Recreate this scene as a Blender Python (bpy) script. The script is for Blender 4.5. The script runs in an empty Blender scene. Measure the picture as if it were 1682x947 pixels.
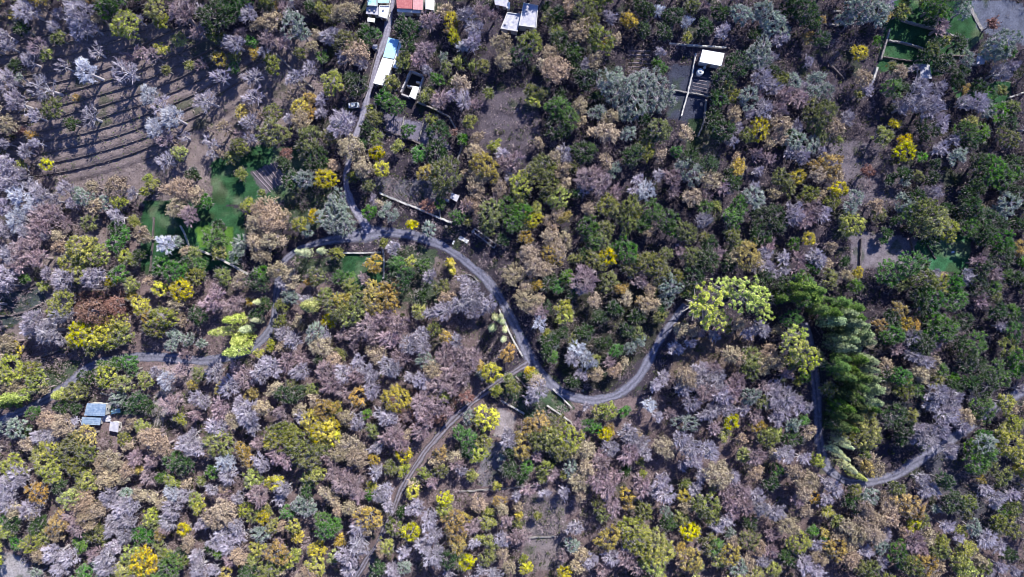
import bpy, math, random
import numpy as np

# ------------------------------------------------------------------ camera, sky, sun, exposure
H = 200.0                    # drone height above the zero level, metres
S = 0.2                      # metres per photograph pixel at the zero level
CX, CY = 841.0, 473.5
scene = bpy.context.scene
cam_d = bpy.data.cameras.new("camera")
cam = bpy.data.objects.new("camera", cam_d)
scene.collection.objects.link(cam)
cam.location = (0, 0, H)
cam.rotation_euler = (0, 0, 0)
cam_d.sensor_width = 36.0
cam_d.lens = 18.0 / (841.0 * S / H)
cam_d.clip_end = 5000
scene.camera = cam

SUN_EL, SUN_AZ = math.radians(39), math.radians(30)      # azimuth clockwise from +Y (top of the photograph)
world = bpy.data.worlds.new("World")
scene.world = world
world.use_nodes = True
wn = world.node_tree
sky = wn.nodes.new("ShaderNodeTexSky")
sky.sky_type = 'NISHITA'
sky.sun_disc = False
sky.sun_elevation = SUN_EL
sky.sun_rotation = SUN_AZ
sky.air_density = 1.2
sky.dust_density = 0.2
sky.ozone_density = 4.0
bg = wn.nodes["Background"]
bg.inputs["Strength"].default_value = 0.082
deep = wn.nodes.new("ShaderNodeMixRGB"); deep.blend_type = 'MULTIPLY'; deep.inputs[0].default_value = 1.0
deep.inputs[2].default_value = (0.72, 0.86, 1.35, 1)          # the clear deep-blue autumn sky of the day
wn.links.new(sky.outputs[0], deep.inputs[1]); wn.links.new(deep.outputs[0], bg.inputs[0])
sd = bpy.data.lights.new("sun", 'SUN')
sd.energy = 5.0
sd.angle = math.radians(0.55)
sd.color = (1.0, 0.95, 0.84)
so = bpy.data.objects.new("sun", sd)
scene.collection.objects.link(so)
so.rotation_euler = (math.radians(90) - SUN_EL, 0, math.pi - SUN_AZ)
so.location = (0, 0, 150)
scene.view_settings.view_transform = 'Standard'
scene.view_settings.look = 'None'
scene.view_settings.exposure = 0.68
scene.view_settings.gamma = 1
scene.view_settings.use_curve_mapping = False
scene.cycles.pixel_filter_type = 'BLACKMAN_HARRIS'
scene.cycles.filter_width = 1.0
scene.cycles.max_bounces = 5
scene.cycles.diffuse_bounces = 3
scene.cycles.glossy_bounces = 2
scene.cycles.transmission_bounces = 2

R0 = np.random.RandomState(11)
random.seed(5)
LINK = scene.collection.objects.link

# ------------------------------------------------------------------ helpers: noise, terrain
def vnoise(u, v, seed):
    """smooth value noise in -1..1 on arrays u, v (lattice units)"""
    rs = np.random.RandomState(seed)
    g = rs.uniform(-1, 1, (256, 256))
    u0 = np.floor(u).astype(int); v0 = np.floor(v).astype(int)
    fu = u - u0; fv = v - v0
    fu = fu * fu * (3 - 2 * fu); fv = fv * fv * (3 - 2 * fv)
    a = g[u0 % 256, v0 % 256]; b = g[(u0 + 1) % 256, v0 % 256]
    c = g[u0 % 256, (v0 + 1) % 256]; d = g[(u0 + 1) % 256, (v0 + 1) % 256]
    return (a * (1 - fu) + b * fu) * (1 - fv) + (c * (1 - fu) + d * fu) * fv

def fbm(u, v, seed, octs=3):
    t = 0; a = 1.0
    for k in range(octs):
        t = t + a * vnoise(u * 2 ** k, v * 2 ** k, seed + k); a *= 0.5
    return t / 1.75

def sstep(a, b, x):
    t = np.clip((x - a) / (b - a), 0, 1)
    return t * t * (3 - 2 * t)

# road centre lines, photograph pixels at the zero level: (x, y, half width in metres)
ROAD_MAIN = [(492,407,1.29),(540,395,1.46),(575,389,2.1),(605,383,2.9),(645,382,1.63),(690,390,1.63),(740,412,1.63),(785,447,1.63),(815,480,1.63),
             (838,520,1.63),(858,560,1.72),(872,592,2.15),(893,620,1.72),(928,646,1.63),(970,657,1.63),(1010,651,1.63),(1042,629,1.63),(1066,595,1.72),
             (1086,560,1.63),(1108,527,1.55),(1128,500,1.29)]
ROAD_RIGHT = [(1322,530,1.29),(1332,570,1.63),(1341,650,1.72),
             (1347,730,1.72),(1362,772,1.63),(1400,790,1.55),(1462,782,1.72),(1500,758,1.89),(1545,730,1.89),(1610,690,1.81),(1690,640,1.72),(1780,600,1.72)]
ROAD_LEFT = [(492,407,1.2),(464,432,1.46),(453,480,1.38),(446,530,1.46),(424,562,1.55),(385,584,1.63),(330,592,1.72),(280,588,1.81),(230,586,1.72),(178,592,1.63),
             (140,604,1.63),(108,632,1.63),(60,664,1.63),(0,690,1.72),(-90,730,1.72)]
TRACK = [(868,596,1.3),(822,624,1.4),(772,663,1.3),(722,712,1.2),(690,752,1.1),(662,798,1.05),(642,848,1.0),(612,903,1.0),(584,950,1.0),(550,1010,1.0)]
LANE = [(650,-60,1.1),(642,0,1.1),(634,50,1.1),(614,112,1.1),(598,175,1.0),(580,236,1.0),(567,290,1.0),(574,330,1.3),(594,358,1.5),(607,382,1.6)]
ROADS = dict(main=ROAD_MAIN, right=ROAD_RIGHT, left=ROAD_LEFT, track=TRACK, lane=LANE)

def smooth_line(pts, step=1.0):
    """Catmull-Rom through pts; returns metres array (x, y, w)"""
    P = np.array([((p[0] - CX) * S, (CY - p[1]) * S) + tuple(p[2:]) for p in pts], float)
    out = []
    n = len(P)
    for i in range(n - 1):
        p0, p1, p2, p3 = P[max(i - 1, 0)], P[i], P[i + 1], P[min(i + 2, n - 1)]
        m = max(2, int(np.hypot(*(p2 - p1)[:2]) / step))
        for k in range(m):
            t = k / m
            out.append(0.5 * ((2 * p1) + (-p0 + p2) * t + (2 * p0 - 5 * p1 + 4 * p2 - p3) * t * t + (-p0 + 3 * p1 - 3 * p2 + p3) * t ** 3))
    out.append(P[-1])
    return np.array(out)

RL = {k: smooth_line(v) for k, v in ROADS.items()}
ROADPTS = np.concatenate([v[:, :2] for v in RL.values()])

def terr_t(px, py):
    d = px - 80
    return (py - 150 + 0.15 * d + 0.0007 * d * d * np.where(d > 0, 1, 0.15)) / 17.0

def terrain(x, y):
    px = x / S + CX; py = CY - y / S
    z = 2.2 * vnoise(x / 62 + 40, y / 62 + 40, 3) + 0.9 * vnoise(x / 23 + 90, y / 23 + 20, 4)
    t = np.clip(terr_t(px, py), -8, 8.99)
    fl = np.floor(t); fr = t - fl
    st = fl + sstep(0.78, 1.0, fr)
    m = sstep(575, 470, px) * sstep(-260, -60, px)
    z = z + (9 - st) * 0.72 * m
    return z

xs_f = np.arange(-185, 185.01, 0.62); ys_f = np.arange(-112, 112.01, 0.62)
out_ = np.array([5, 12, 22, 40, 70, 120, 220, 400, 800, 1600.0])
XS = np.concatenate([-185 - out_[::-1], xs_f, 185 + out_]); YS = np.concatenate([-112 - out_[::-1], ys_f, 112 + out_])
GX, GY = np.meshgrid(XS, YS)
GZ = terrain(GX, GY)
# distance to the nearest road, coarse then interpolated
cx_ = np.arange(-200, 200.1, 2.0); cy_ = np.arange(-130, 130.1, 2.0)
CGX, CGY = np.meshgrid(cx_, cy_)
dmin = np.full(CGX.shape, 1e9)
for i in range(0, len(ROADPTS), 1):
    dmin = np.minimum(dmin, (CGX - ROADPTS[i, 0]) ** 2 + (CGY - ROADPTS[i, 1]) ** 2)
dmin = np.sqrt(dmin)
def bil(A, ax, ay, x, y):
    x = np.clip(x, ax[0], ax[-1] - 1e-6); y = np.clip(y, ay[0], ay[-1] - 1e-6)
    i = np.clip(np.searchsorted(ax, x, side='right') - 1, 0, len(ax) - 2); j = np.clip(np.searchsorted(ay, y, side='right') - 1, 0, len(ay) - 2)
    fx = (x - ax[i]) / (ax[i + 1] - ax[i]); fy = (y - ay[j]) / (ay[j + 1] - ay[j])
    return (A[j, i] * (1 - fx) + A[j, i + 1] * fx) * (1 - fy) + (A[j + 1, i] * (1 - fx) + A[j + 1, i + 1] * fx) * fy
GD = bil(dmin, cx_, cy_, GX, GY)
GZ = GZ + 0.22 * fbm(GX / 2.1 + 60, GY / 2.1 + 60, 21) * sstep(2.5, 6, GD)
def gh(x, y):
    return bil(GZ, XS, YS, np.asarray(x, float), np.asarray(y, float))

def W(px, py, z=0.0):
    """world x, y of what shows at photograph pixel (px, py) when it stands at absolute height z"""
    k = (H - z) / H
    return (px - CX) * S * k, (CY - py) * S * k

def ground_at(px, py, up=0.0):
    z = 0.0
    for _ in range(5):
        x, y = W(px, py, z + up)
        z = float(gh(x, y))
    return x, y, z

# ------------------------------------------------------------------ helpers: meshes and objects
class MB:
    def __init__(s): s.v = []; s.f = []; s.n = 0; s.c = []
    def add(s, v, f, c=None):
        v = np.asarray(v, float).reshape(-1, 3); f = np.asarray(f, int)
        s.v.append(v); s.f.append(f + s.n); s.n += len(v)
        s.c.append(np.full(len(v), 0.5) if c is None else np.asarray(c, float))
        return s
    def mesh(s, name, mat, smooth=False):
        me = bpy.data.meshes.new(name)
        V = np.concatenate(s.v)
        me.vertices.add(len(V)); me.vertices.foreach_set("co", V.astype(np.float32).ravel())
        loops = np.concatenate([f.ravel() for f in s.f]); tot = np.concatenate([np.full(len(f), f.shape[1]) for f in s.f])
        start = np.concatenate([[0], np.cumsum(tot)[:-1]])
        me.loops.add(len(loops)); me.loops.foreach_set("vertex_index", loops.astype(np.int32))
        me.polygons.add(len(tot)); me.polygons.foreach_set("loop_start", start.astype(np.int32))
        try: me.polygons.foreach_set("loop_total", tot.astype(np.int32))
        except Exception: pass
        me.update(calc_edges=True)
        at = me.attributes.new("tint", 'FLOAT', 'POINT'); at.data.foreach_set("value", np.concatenate(s.c).astype(np.float32))
        if mat: me.materials.append(mat)
        me.polygons.foreach_set("use_smooth", np.full(len(tot), smooth))
        return me
    def obj(s, name, mat, parent=None, smooth=False):
        o = bpy.data.objects.new(name, s.mesh(name, mat, smooth)); LINK(o)
        if parent: o.parent = parent
        return o
    def prism(s, poly, z0, z1, c=None):
        """closed prism over poly [(x, y)...]; z0 / z1 numbers or lists"""
        p = np.asarray(poly, float); n = len(p)
        a = sum(p[i][0] * p[(i + 1) % n][1] - p[(i + 1) % n][0] * p[i][1] for i in range(n))
        if a < 0: p = p[::-1]
        z0 = np.full(n, z0, float) if np.isscalar(z0) else np.asarray(z0, float)[::(-1 if a < 0 else 1)]
        z1 = np.full(n, z1, float) if np.isscalar(z1) else np.asarray(z1, float)[::(-1 if a < 0 else 1)]
        v = [(p[i][0], p[i][1], z0[i]) for i in range(n)] + [(p[i][0], p[i][1], z1[i]) for i in range(n)]
        s.add(v, [[i, (i + 1) % n, n + (i + 1) % n, n + i] for i in range(n)])
        k = s.n - 2 * n
        s.v.append(np.zeros((0, 3))); s.c.append(np.zeros(0))
        s.f.append(np.array([[k + n + i for i in range(n)]])); s.f.append(np.array([[k + n - 1 - i for i in range(n)]]))
        return s
    def box(s, cx, cy, cz, dx, dy, dz, a=0.0):
        ca, sa = math.cos(a), math.sin(a)
        q = [(-dx / 2, -dy / 2), (dx / 2, -dy / 2), (dx / 2, dy / 2), (-dx / 2, dy / 2)]
        return s.prism([(cx + u * ca - w * sa, cy + u * sa + w * ca) for u, w in q], cz - dz / 2, cz + dz / 2)
    def lathe(s, cx, cy, prof, n=20):
        v = []; f = []
        for r, z in prof:
            for k in range(n): v.append((cx + r * math.cos(2 * math.pi * k / n), cy + r * math.sin(2 * math.pi * k / n), z))
        for i in range(len(prof) - 1):
            for k in range(n):
                a = i * n + k; b = i * n + (k + 1) % n
                f.append([a, b, b + n, a + n])
        s.add(v, f)
        return s

def tag(o, label=None, cat=None, group=None, kind=None):
    for k, v in (("label", label), ("category", cat), ("group", group), ("kind", kind)):
        if v: o[k] = v
    return o

def empty(name, loc):
    o = bpy.data.objects.new(name, None); LINK(o); o.location = loc; o.empty_display_size = 0.5
    return o

# ------------------------------------------------------------------ materials
def mat(name, c1, c2=None, scale=3.0, rough=0.85, bump=0.0, bscale=None, spec=0.2, c3=None, s3=0.4, metal=0.0):
    m = bpy.data.materials.new(name); m.use_nodes = True
    nt = m.node_tree; N = nt.nodes; L = nt.links
    b = N["Principled BSDF"]; b.inputs["Roughness"].default_value = rough
    b.inputs["Specular IOR Level"].default_value = spec; b.inputs["Metallic"].default_value = metal
    if c2 is None:
        b.inputs["Base Color"].default_value = (*c1, 1); return m
    g = N.new("ShaderNodeNewGeometry")
    n1 = N.new("ShaderNodeTexNoise"); n1.inputs["Scale"].default_value = scale; n1.inputs["Detail"].default_value = 6; n1.inputs["Roughness"].default_value = 0.65
    L.new(g.outputs["Position"], n1.inputs["Vector"])
    r = N.new("ShaderNodeValToRGB"); r.color_ramp.elements[0].position = 0.35; r.color_ramp.elements[1].position = 0.65
    r.color_ramp.elements[0].color = (*c1, 1); r.color_ramp.elements[1].color = (*c2, 1)
    L.new(n1.outputs["Fac"], r.inputs[0]); out = r.outputs[0]
    if c3:
        n2 = N.new("ShaderNodeTexNoise"); n2.inputs["Scale"].default_value = s3; n2.inputs["Detail"].default_value = 3
        L.new(g.outputs["Position"], n2.inputs["Vector"])
        r2 = N.new("ShaderNodeValToRGB"); r2.color_ramp.elements[0].position = 0.5; r2.color_ramp.elements[1].position = 0.62
        L.new(n2.outputs["Fac"], r2.inputs[0])
        mx = N.new("ShaderNodeMixRGB"); mx.inputs[2].default_value = (*c3, 1)
        L.new(r2.outputs[0], mx.inputs[0]); L.new(out, mx.inputs[1]); out = mx.outputs[0]
    L.new(out, b.inputs["Base Color"])
    if bump:
        n3 = N.new("ShaderNodeTexNoise"); n3.inputs["Scale"].default_value = bscale or scale * 2; n3.inputs["Detail"].default_value = 4
        L.new(g.outputs["Position"], n3.inputs["Vector"])
        bp = N.new("ShaderNodeBump"); bp.inputs["Strength"].default_value = bump; bp.inputs["Distance"].default_value = 0.2
        L.new(n3.outputs["Fac"], bp.inputs["Height"]); L.new(bp.outputs[0], b.inputs["Normal"])
    return m

def tint_mat(name, ca, cb, hue=0.02, val=0.3, trans=0.0, rough=0.8, sat=0.12, spec=0.1):
    """colour runs from ca to cb over the mesh's own leaf-to-leaf tint, and shifts a little from tree to tree"""
    m = bpy.data.materials.new(name); m.use_nodes = True
    nt = m.node_tree; N = nt.nodes; L = nt.links
    b = N["Principled BSDF"]; b.inputs["Roughness"].default_value = rough; b.inputs["Specular IOR Level"].default_value = spec
    a = N.new("ShaderNodeAttribute"); a.attribute_name = "tint"
    mx = N.new("ShaderNodeMixRGB"); mx.inputs[1].default_value = (*ca, 1); mx.inputs[2].default_value = (*cb, 1)
    L.new(a.outputs["Fac"], mx.inputs[0])
    oi = N.new("ShaderNodeObjectInfo")
    def rng(lo, hi, mul):
        mm = N.new("ShaderNodeMath"); mm.operation = 'MULTIPLY'; mm.inputs[1].default_value = mul
        fr = N.new("ShaderNodeMath"); fr.operation = 'FRACT'; L.new(oi.outputs["Random"], mm.inputs[0]); L.new(mm.outputs[0], fr.inputs[0])
        mr = N.new("ShaderNodeMapRange"); mr.inputs[3].default_value = lo; mr.inputs[4].default_value = hi
        L.new(fr.outputs[0], mr.inputs[0]); return mr.outputs[0]
    hs = N.new("ShaderNodeHueSaturation")
    L.new(rng(0.5 - hue, 0.5 + hue, 7.13), hs.inputs["Hue"]); L.new(rng(1 - sat, 1 + sat, 13.7), hs.inputs["Saturation"]); L.new(rng(1 - val, 1 + val, 1.0), hs.inputs["Value"])
    L.new(mx.outputs[0], hs.inputs["Color"]); L.new(hs.outputs[0], b.inputs["Base Color"])
    if trans:
        t = N.new("ShaderNodeBsdfTranslucent"); L.new(hs.outputs[0], t.inputs[0])
        ms = N.new("ShaderNodeMixShader"); ms.inputs[0].default_value = trans
        L.new(b.outputs[0], ms.inputs[1]); L.new(t.outputs[0], ms.inputs[2]); L.new(ms.outputs[0], N["Material Output"].inputs[0])
    return m
# ------------------------------------------------------------------ ground
def inpoly(px, py, poly):
    r = np.zeros(px.shape, bool); n = len(poly); j = n - 1
    for i in range(n):
        xi, yi = poly[i]; xj, yj = poly[j]
        c = ((yi > py) != (yj > py)) & (px < (xj - xi) * (py - yi) / ((yj - yi) or 1e-9) + xi)
        r ^= c; j = i
    return r
SOIL = (0.115, 0.10, 0.12); LITTER = (0.05, 0.042, 0.058); GRASS = (0.026, 0.075, 0.034); LIMEGRASS = (0.075, 0.16, 0.03)
TAN = (0.23, 0.20, 0.19); PALE = (0.30, 0.28, 0.30); BLUE = (0.11, 0.12, 0.17); RED = (0.13, 0.075, 0.07); DIM = (0.055, 0.075, 0.05); TERR = (0.185, 0.15, 0.155); WARM = (0.15, 0.112, 0.12)
ZONES = [
 ([(-60,240),(200,300),(240,460),(780,470),(800,660),(1250,650),(1420,800),(1700,860),(1700,1010),(-60,1010)], WARM),
 ([(-20,60),(60,40),(330,60),(520,60),(530,150),(430,230),(330,330),(60,345),(-20,330)], TERR),
 ([(0,330),(150,330),(190,470),(60,560),(0,560)], TERR),
 ([(340,262),(400,238),(520,240),(500,290),(480,330),(400,335),(345,335)], GRASS),
 ([(408,280),(455,264),(470,296),(432,318)], SOIL),
 ([(232,330),(330,320),(400,350),(395,440),(225,450)], GRASS),
 ([(318,372),(380,372),(388,430),(322,402)], LIMEGRASS),
 ([(480,300),(560,310),(560,360),(500,380),(450,350)], DIM),
 ([(480,425),(560,420),(560,445),(490,450)], DIM),
 ([(560,418),(626,416),(640,500),(560,470)], GRASS),
 ([(640,400),(720,410),(730,500),(650,495)], DIM),
 ([(715,420),(790,460),(740,490),(710,450)], (0.15,0.12,0.12)),
 ([(1455,0),(1600,0),(1620,60),(1550,120),(1445,112)], GRASS),
 ([(1565,132),(1670,130),(1665,172),(1580,170)], GRASS),
 ([(1596,0),(1682,0),(1720,80),(1640,60),(1612,45)], BLUE),
 ([(1500,392),(1600,385),(1592,448),(1500,442)], (0.03,0.10,0.05)),
 ([(628,182),(702,205),(745,245),(638,222)], (0.15,0.14,0.20)),
 ([(780,150),(885,150),(888,245),(790,245)], (0.095,0.08,0.10)),
 ([(600,290),(745,298),(722,352),(630,320)], (0.12,0.115,0.14)),
 ([(1028,78),(1070,78),(1070,120),(1028,120)], (0.075,0.06,0.06)),
 ([(1098,105),(1168,112),(1158,200),(1096,196)], (0.045,0.05,0.08)),
 ([(1130,195),(1180,195),(1180,275),(1125,270)], (0.03,0.05,0.03)),
 ([(1395,380),(1505,390),(1490,435),(1400,445)], (0.17,0.15,0.18)),
 ([(1365,230),(1470,235),(1480,330),(1380,330)], (0.12,0.105,0.13)),
 ([(858,808),(925,808),(935,935),(858,935)], (0.17,0.145,0.155)),
 ([(0,905),(30,915),(70,947),(60,1010),(-40,1010)], PALE),
 ([(245,660),(282,608),(300,610),(265,700),(248,695)], (0.26,0.24,0.27)),
 ([(250,600),(340,585),(345,620),(260,640)], (0.28,0.22,0.23)),
 ([(818,668),(850,680),(842,720),(812,715)], (0.25,0.22,0.24)),
 ([(795,725),(830,725),(815,800),(785,790)], (0.17,0.16,0.19)),
 ([(820,612),(905,612),(945,668),(900,690),(860,680),(820,650)], (0.045,0.075,0.045)),
 ([(60,590),(130,590),(100,640),(45,640)], DIM),
 ([(0,480),(75,470),(70,510),(0,545)], (0.06,0.075,0.08)),
 ([(115,480),(215,475),(215,520),(120,520)], RED),
 ([(180,650),(245,650),(245,680),(180,680)], (0.05,0.09,0.06)),
 ([(1440,655),(1510,655),(1510,695),(1450,700)], (0.05,0.06,0.08)),
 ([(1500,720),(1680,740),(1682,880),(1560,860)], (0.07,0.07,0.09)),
 ([(1330,590),(1360,590),(1368,770),(1340,770)], (0.06,0.06,0.07)),  # shadow strip left of the poplar stand, put into the ground colour
 ([(900,450),(1110,470),(1080,560),(1000,640),(930,630),(890,560)], (0.045,0.045,0.04)),
 ([(1120,560),(1240,540),(1250,620),(1100,620)], (0.13,0.10,0.09)),
 ([(640,640),(760,640),(740,700),(640,700)], RED),
]
gpx = GX / S + CX; gpy = CY - GY / S
wx = gpx + 5 * fbm(GX / 3 + 10, GY / 3 + 10, 31); wy = gpy + 5 * fbm(GX / 3 + 70, GY / 3 + 10, 35)
COL = np.zeros(GX.shape + (3,)) + np.array(LITTER)
big = fbm(GX / 14 + 5, GY / 14 + 5, 41)[..., None]
COL = COL * (1 + 0.35 * big)
for poly, c in ZONES:
    mk = inpoly(wx, wy, poly)
    COL[mk] = c
zonal = fbm(GX / 1.6 + 33, GY / 1.6 + 12, 51)
COL = np.clip(COL * (1 + 0.30 * zonal[..., None]), 0.01, 0.6)
# mossy green patches of low growth in the litter
gmask = (COL[..., 1] > COL[..., 0] * 1.5)[..., None]
gn = fbm(GX / 2.4 + 7, GY / 2.4 + 44, 91)[..., None]; gn2 = fbm(GX / 7 + 7, GY / 7 + 44, 95)[..., None]
COL = np.where(gmask, COL * (1 + .55 * gn) + np.array((0.07, 0.055, 0.045)) * sstep(.1, .5, gn2), COL)
moss = sstep(0.32, 0.5, fbm(GX / 6 + 3, GY / 6 + 80, 61))[..., None]
COL = COL * (1 - 0.6 * moss) + np.array((0.04, 0.06, 0.03)) * 0.6 * moss
far_ = sstep(190, 215, np.maximum(np.abs(GX), np.abs(GY) * 1.5))[..., None]
COL = COL * (1 - far_) + np.array((0.075, 0.07, 0.06)) * far_
ny, nx = GX.shape
idx = np.arange(nx * ny).reshape(ny, nx)
F = np.stack([idx[:-1, :-1], idx[:-1, 1:], idx[1:, 1:], idx[1:, :-1]], -1).reshape(-1, 4)
gm = bpy.data.materials.new("ground_earth"); gm.use_nodes = True
N = gm.node_tree.nodes; L = gm.node_tree.links; b = N["Principled BSDF"]
b.inputs["Roughness"].default_value = 0.95; b.inputs["Specular IOR Level"].default_value = 0.1
a = N.new("ShaderNodeAttribute"); a.attribute_name = "soil_colour"
g = N.new("ShaderNodeNewGeometry"); n1 = N.new("ShaderNodeTexNoise"); n1.inputs["Scale"].default_value = 2.4; n1.inputs["Detail"].default_value = 8; n1.inputs["Roughness"].default_value = 0.75
L.new(g.outputs["Position"], n1.inputs["Vector"])
mr = N.new("ShaderNodeMapRange"); mr.inputs[1].default_value = 0.3; mr.inputs[2].default_value = 0.7; mr.inputs[3].default_value = 0.45; mr.inputs[4].default_value = 1.7
L.new(n1.outputs["Fac"], mr.inputs[0])
mx = N.new("ShaderNodeVectorMath"); mx.operation = 'SCALE'
L.new(a.outputs["Color"], mx.inputs[0]); L.new(mr.outputs[0], mx.inputs["Scale"]); L.new(mx.outputs[0], b.inputs["Base Color"])
bp = N.new("ShaderNodeBump"); bp.inputs["Strength"].default_value = 0.8; bp.inputs["Distance"].default_value = 0.35
L.new(n1.outputs["Fac"], bp.inputs["Height"]); L.new(bp.outputs[0], b.inputs["Normal"])
gb = MB(); gb.add(np.stack([GX, GY, GZ], -1).reshape(-1, 3), F)
go = gb.obj("ground", gm, smooth=True); tag(go, "uneven hillside ground of leaf litter, bare soil and grass", kind="structure")
ca = go.data.color_attributes.new("soil_colour", 'FLOAT_COLOR', 'POINT')
ca.data.foreach_set("color", np.concatenate([COL.reshape(-1, 3), np.ones((nx * ny, 1))], 1).astype(np.float32).ravel())

# ------------------------------------------------------------------ roads
def strip(line, name, material, lift=0.07, ncr=8, edge=0.25, seed=1):
    d = np.gradient(line[:, :2], axis=0); d /= np.linalg.norm(d, axis=1)[:, None]
    nrm = np.stack([-d[:, 1], d[:, 0]], 1)
    rs = np.random.RandomState(seed); n = len(line)
    e1 = np.convolve(rs.uniform(-1, 1, n + 4), np.ones(5) / 5, 'valid') * edge * 3; e2 = np.convolve(rs.uniform(-1, 1, n + 4), np.ones(5) / 5, 'valid') * edge * 3
    rows = []; tint = []
    for k in range(ncr + 1):
        u = k / ncr * 2 - 1
        w = line[:, 2] + (e1 if u < 0 else e2)
        p = line[:, :2] + nrm * (w * u)[:, None]
        z = gh(p[:, 0], p[:, 1]) + lift * (1 - 0.0 * abs(u)) - (0.12 if abs(u) == 1 else 0)
        rows.append(np.column_stack([p, z])); tint.append(np.full(n, k / ncr))
    V = np.stack(rows, 1).reshape(-1, 3); T = np.stack(tint, 1).ravel()
    ii = np.arange(n * (ncr + 1)).reshape(n, ncr + 1)
    F = np.stack([ii[:-1, :-1], ii[1:, :-1], ii[1:, 1:], ii[:-1, 1:]], -1).reshape(-1, 4)[:, ::-1]
    m = MB(); m.add(V, F, T)
    return m.obj(name, material, smooth=True)

def road_mat(name, c_mid, c_rut, c_edge, rut=True):
    m = bpy.data.materials.new(name); m.use_nodes = True
    N = m.node_tree.nodes; L = m.node_tree.links; b = N["Principled BSDF"]; b.inputs["Roughness"].default_value = 0.85; b.inputs["Specular IOR Level"].default_value = 0.25
    a = N.new("ShaderNodeAttribute"); a.attribute_name = "tint"
    g = N.new("ShaderNodeNewGeometry")
    n0 = N.new("ShaderNodeTexNoise"); n0.inputs["Scale"].default_value = 0.55; n0.inputs["Detail"].default_value = 4; L.new(g.outputs["Position"], n0.inputs["Vector"])
    ad = N.new("ShaderNodeMath"); ad.operation = 'MULTIPLY_ADD'; ad.inputs[1].default_value = 0.16; L.new(n0.outputs["Fac"], ad.inputs[0]); 
    sb = N.new("ShaderNodeMath"); sb.operation = 'SUBTRACT'; sb.inputs[1].default_value = 0.08; L.new(a.outputs["Fac"], sb.inputs[0]); L.new(sb.outputs[0], ad.inputs[2])
    r = N.new("ShaderNodeValToRGB"); cr = r.color_ramp
    pts = [(0.0, c_edge), (0.12, c_mid), (0.25, c_rut), (0.34, c_rut), (0.5, c_mid), (0.66, c_rut), (0.76, c_rut), (0.9, c_mid), (1.0, c_edge)]
    cr.elements[0].position = 0; cr.elements[0].color = (*c_edge, 1); cr.elements[1].position = 1; cr.elements[1].color = (*c_edge, 1)
    for p, c in pts[1:-1]:
        e = cr.elements.new(p); e.color = (*c, 1)
    L.new(ad.outputs[0], r.inputs[0])
    n1 = N.new("ShaderNodeTexNoise"); n1.inputs["Scale"].default_value = 1.7; n1.inputs["Detail"].default_value = 7; n1.inputs["Roughness"].default_value = 0.7; L.new(g.outputs["Position"], n1.inputs["Vector"])
    mr = N.new("ShaderNodeMapRange"); mr.inputs[1].default_value = 0.3; mr.inputs[2].default_value = 0.7; mr.inputs[3].default_value = 0.5; mr.inputs[4].default_value = 1.5; L.new(n1.outputs["Fac"], mr.inputs[0])
    v = N.new("ShaderNodeVectorMath"); v.operation = 'SCALE'; L.new(r.outputs[0], v.inputs[0]); L.new(mr.outputs[0], v.inputs["Scale"]); L.new(v.outputs[0], b.inputs["Base Color"])
    bp = N.new("ShaderNodeBump"); bp.inputs["Strength"].default_value = 0.4; bp.inputs["Distance"].default_value = 0.1; L.new(n1.outputs["Fac"], bp.inputs["Height"]); L.new(bp.outputs[0], b.inputs["Normal"])
    return m
asph = road_mat("worn_asphalt", (0.105, 0.105, 0.15), (0.175, 0.175, 0.24), (0.07, 0.06, 0.07))
dirt = road_mat("rutted_dirt", (0.075, 0.06, 0.07), (0.20, 0.185, 0.235), (0.09, 0.08, 0.09))
lanem = road_mat("lane_concrete", (0.19, 0.18, 0.25), (0.27, 0.26, 0.34), (0.15, 0.14, 0.17))
tag(strip(RL['main'], "road", asph, 0.10, seed=1), "winding grey asphalt road looping through the trees", kind="structure")
tag(strip(RL["right"], "road", asph, 0.10, seed=5), "grey road running down past the poplar stand and out to the right", kind="structure")
tag(strip(RL['left'], "road", asph, 0.07, seed=2), "narrow grey road running down the left side through the trees", kind="structure")
tag(strip(RL['track'], "dirt_track", dirt, 0.13, ncr=12, edge=0.3, seed=3), "rutted dirt track leading down from the road junction", kind="structure")
tag(strip(RL['lane'], "lane", lanem, 0.16, seed=4), "straight pale lane running down past the houses", kind="structure")

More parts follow.
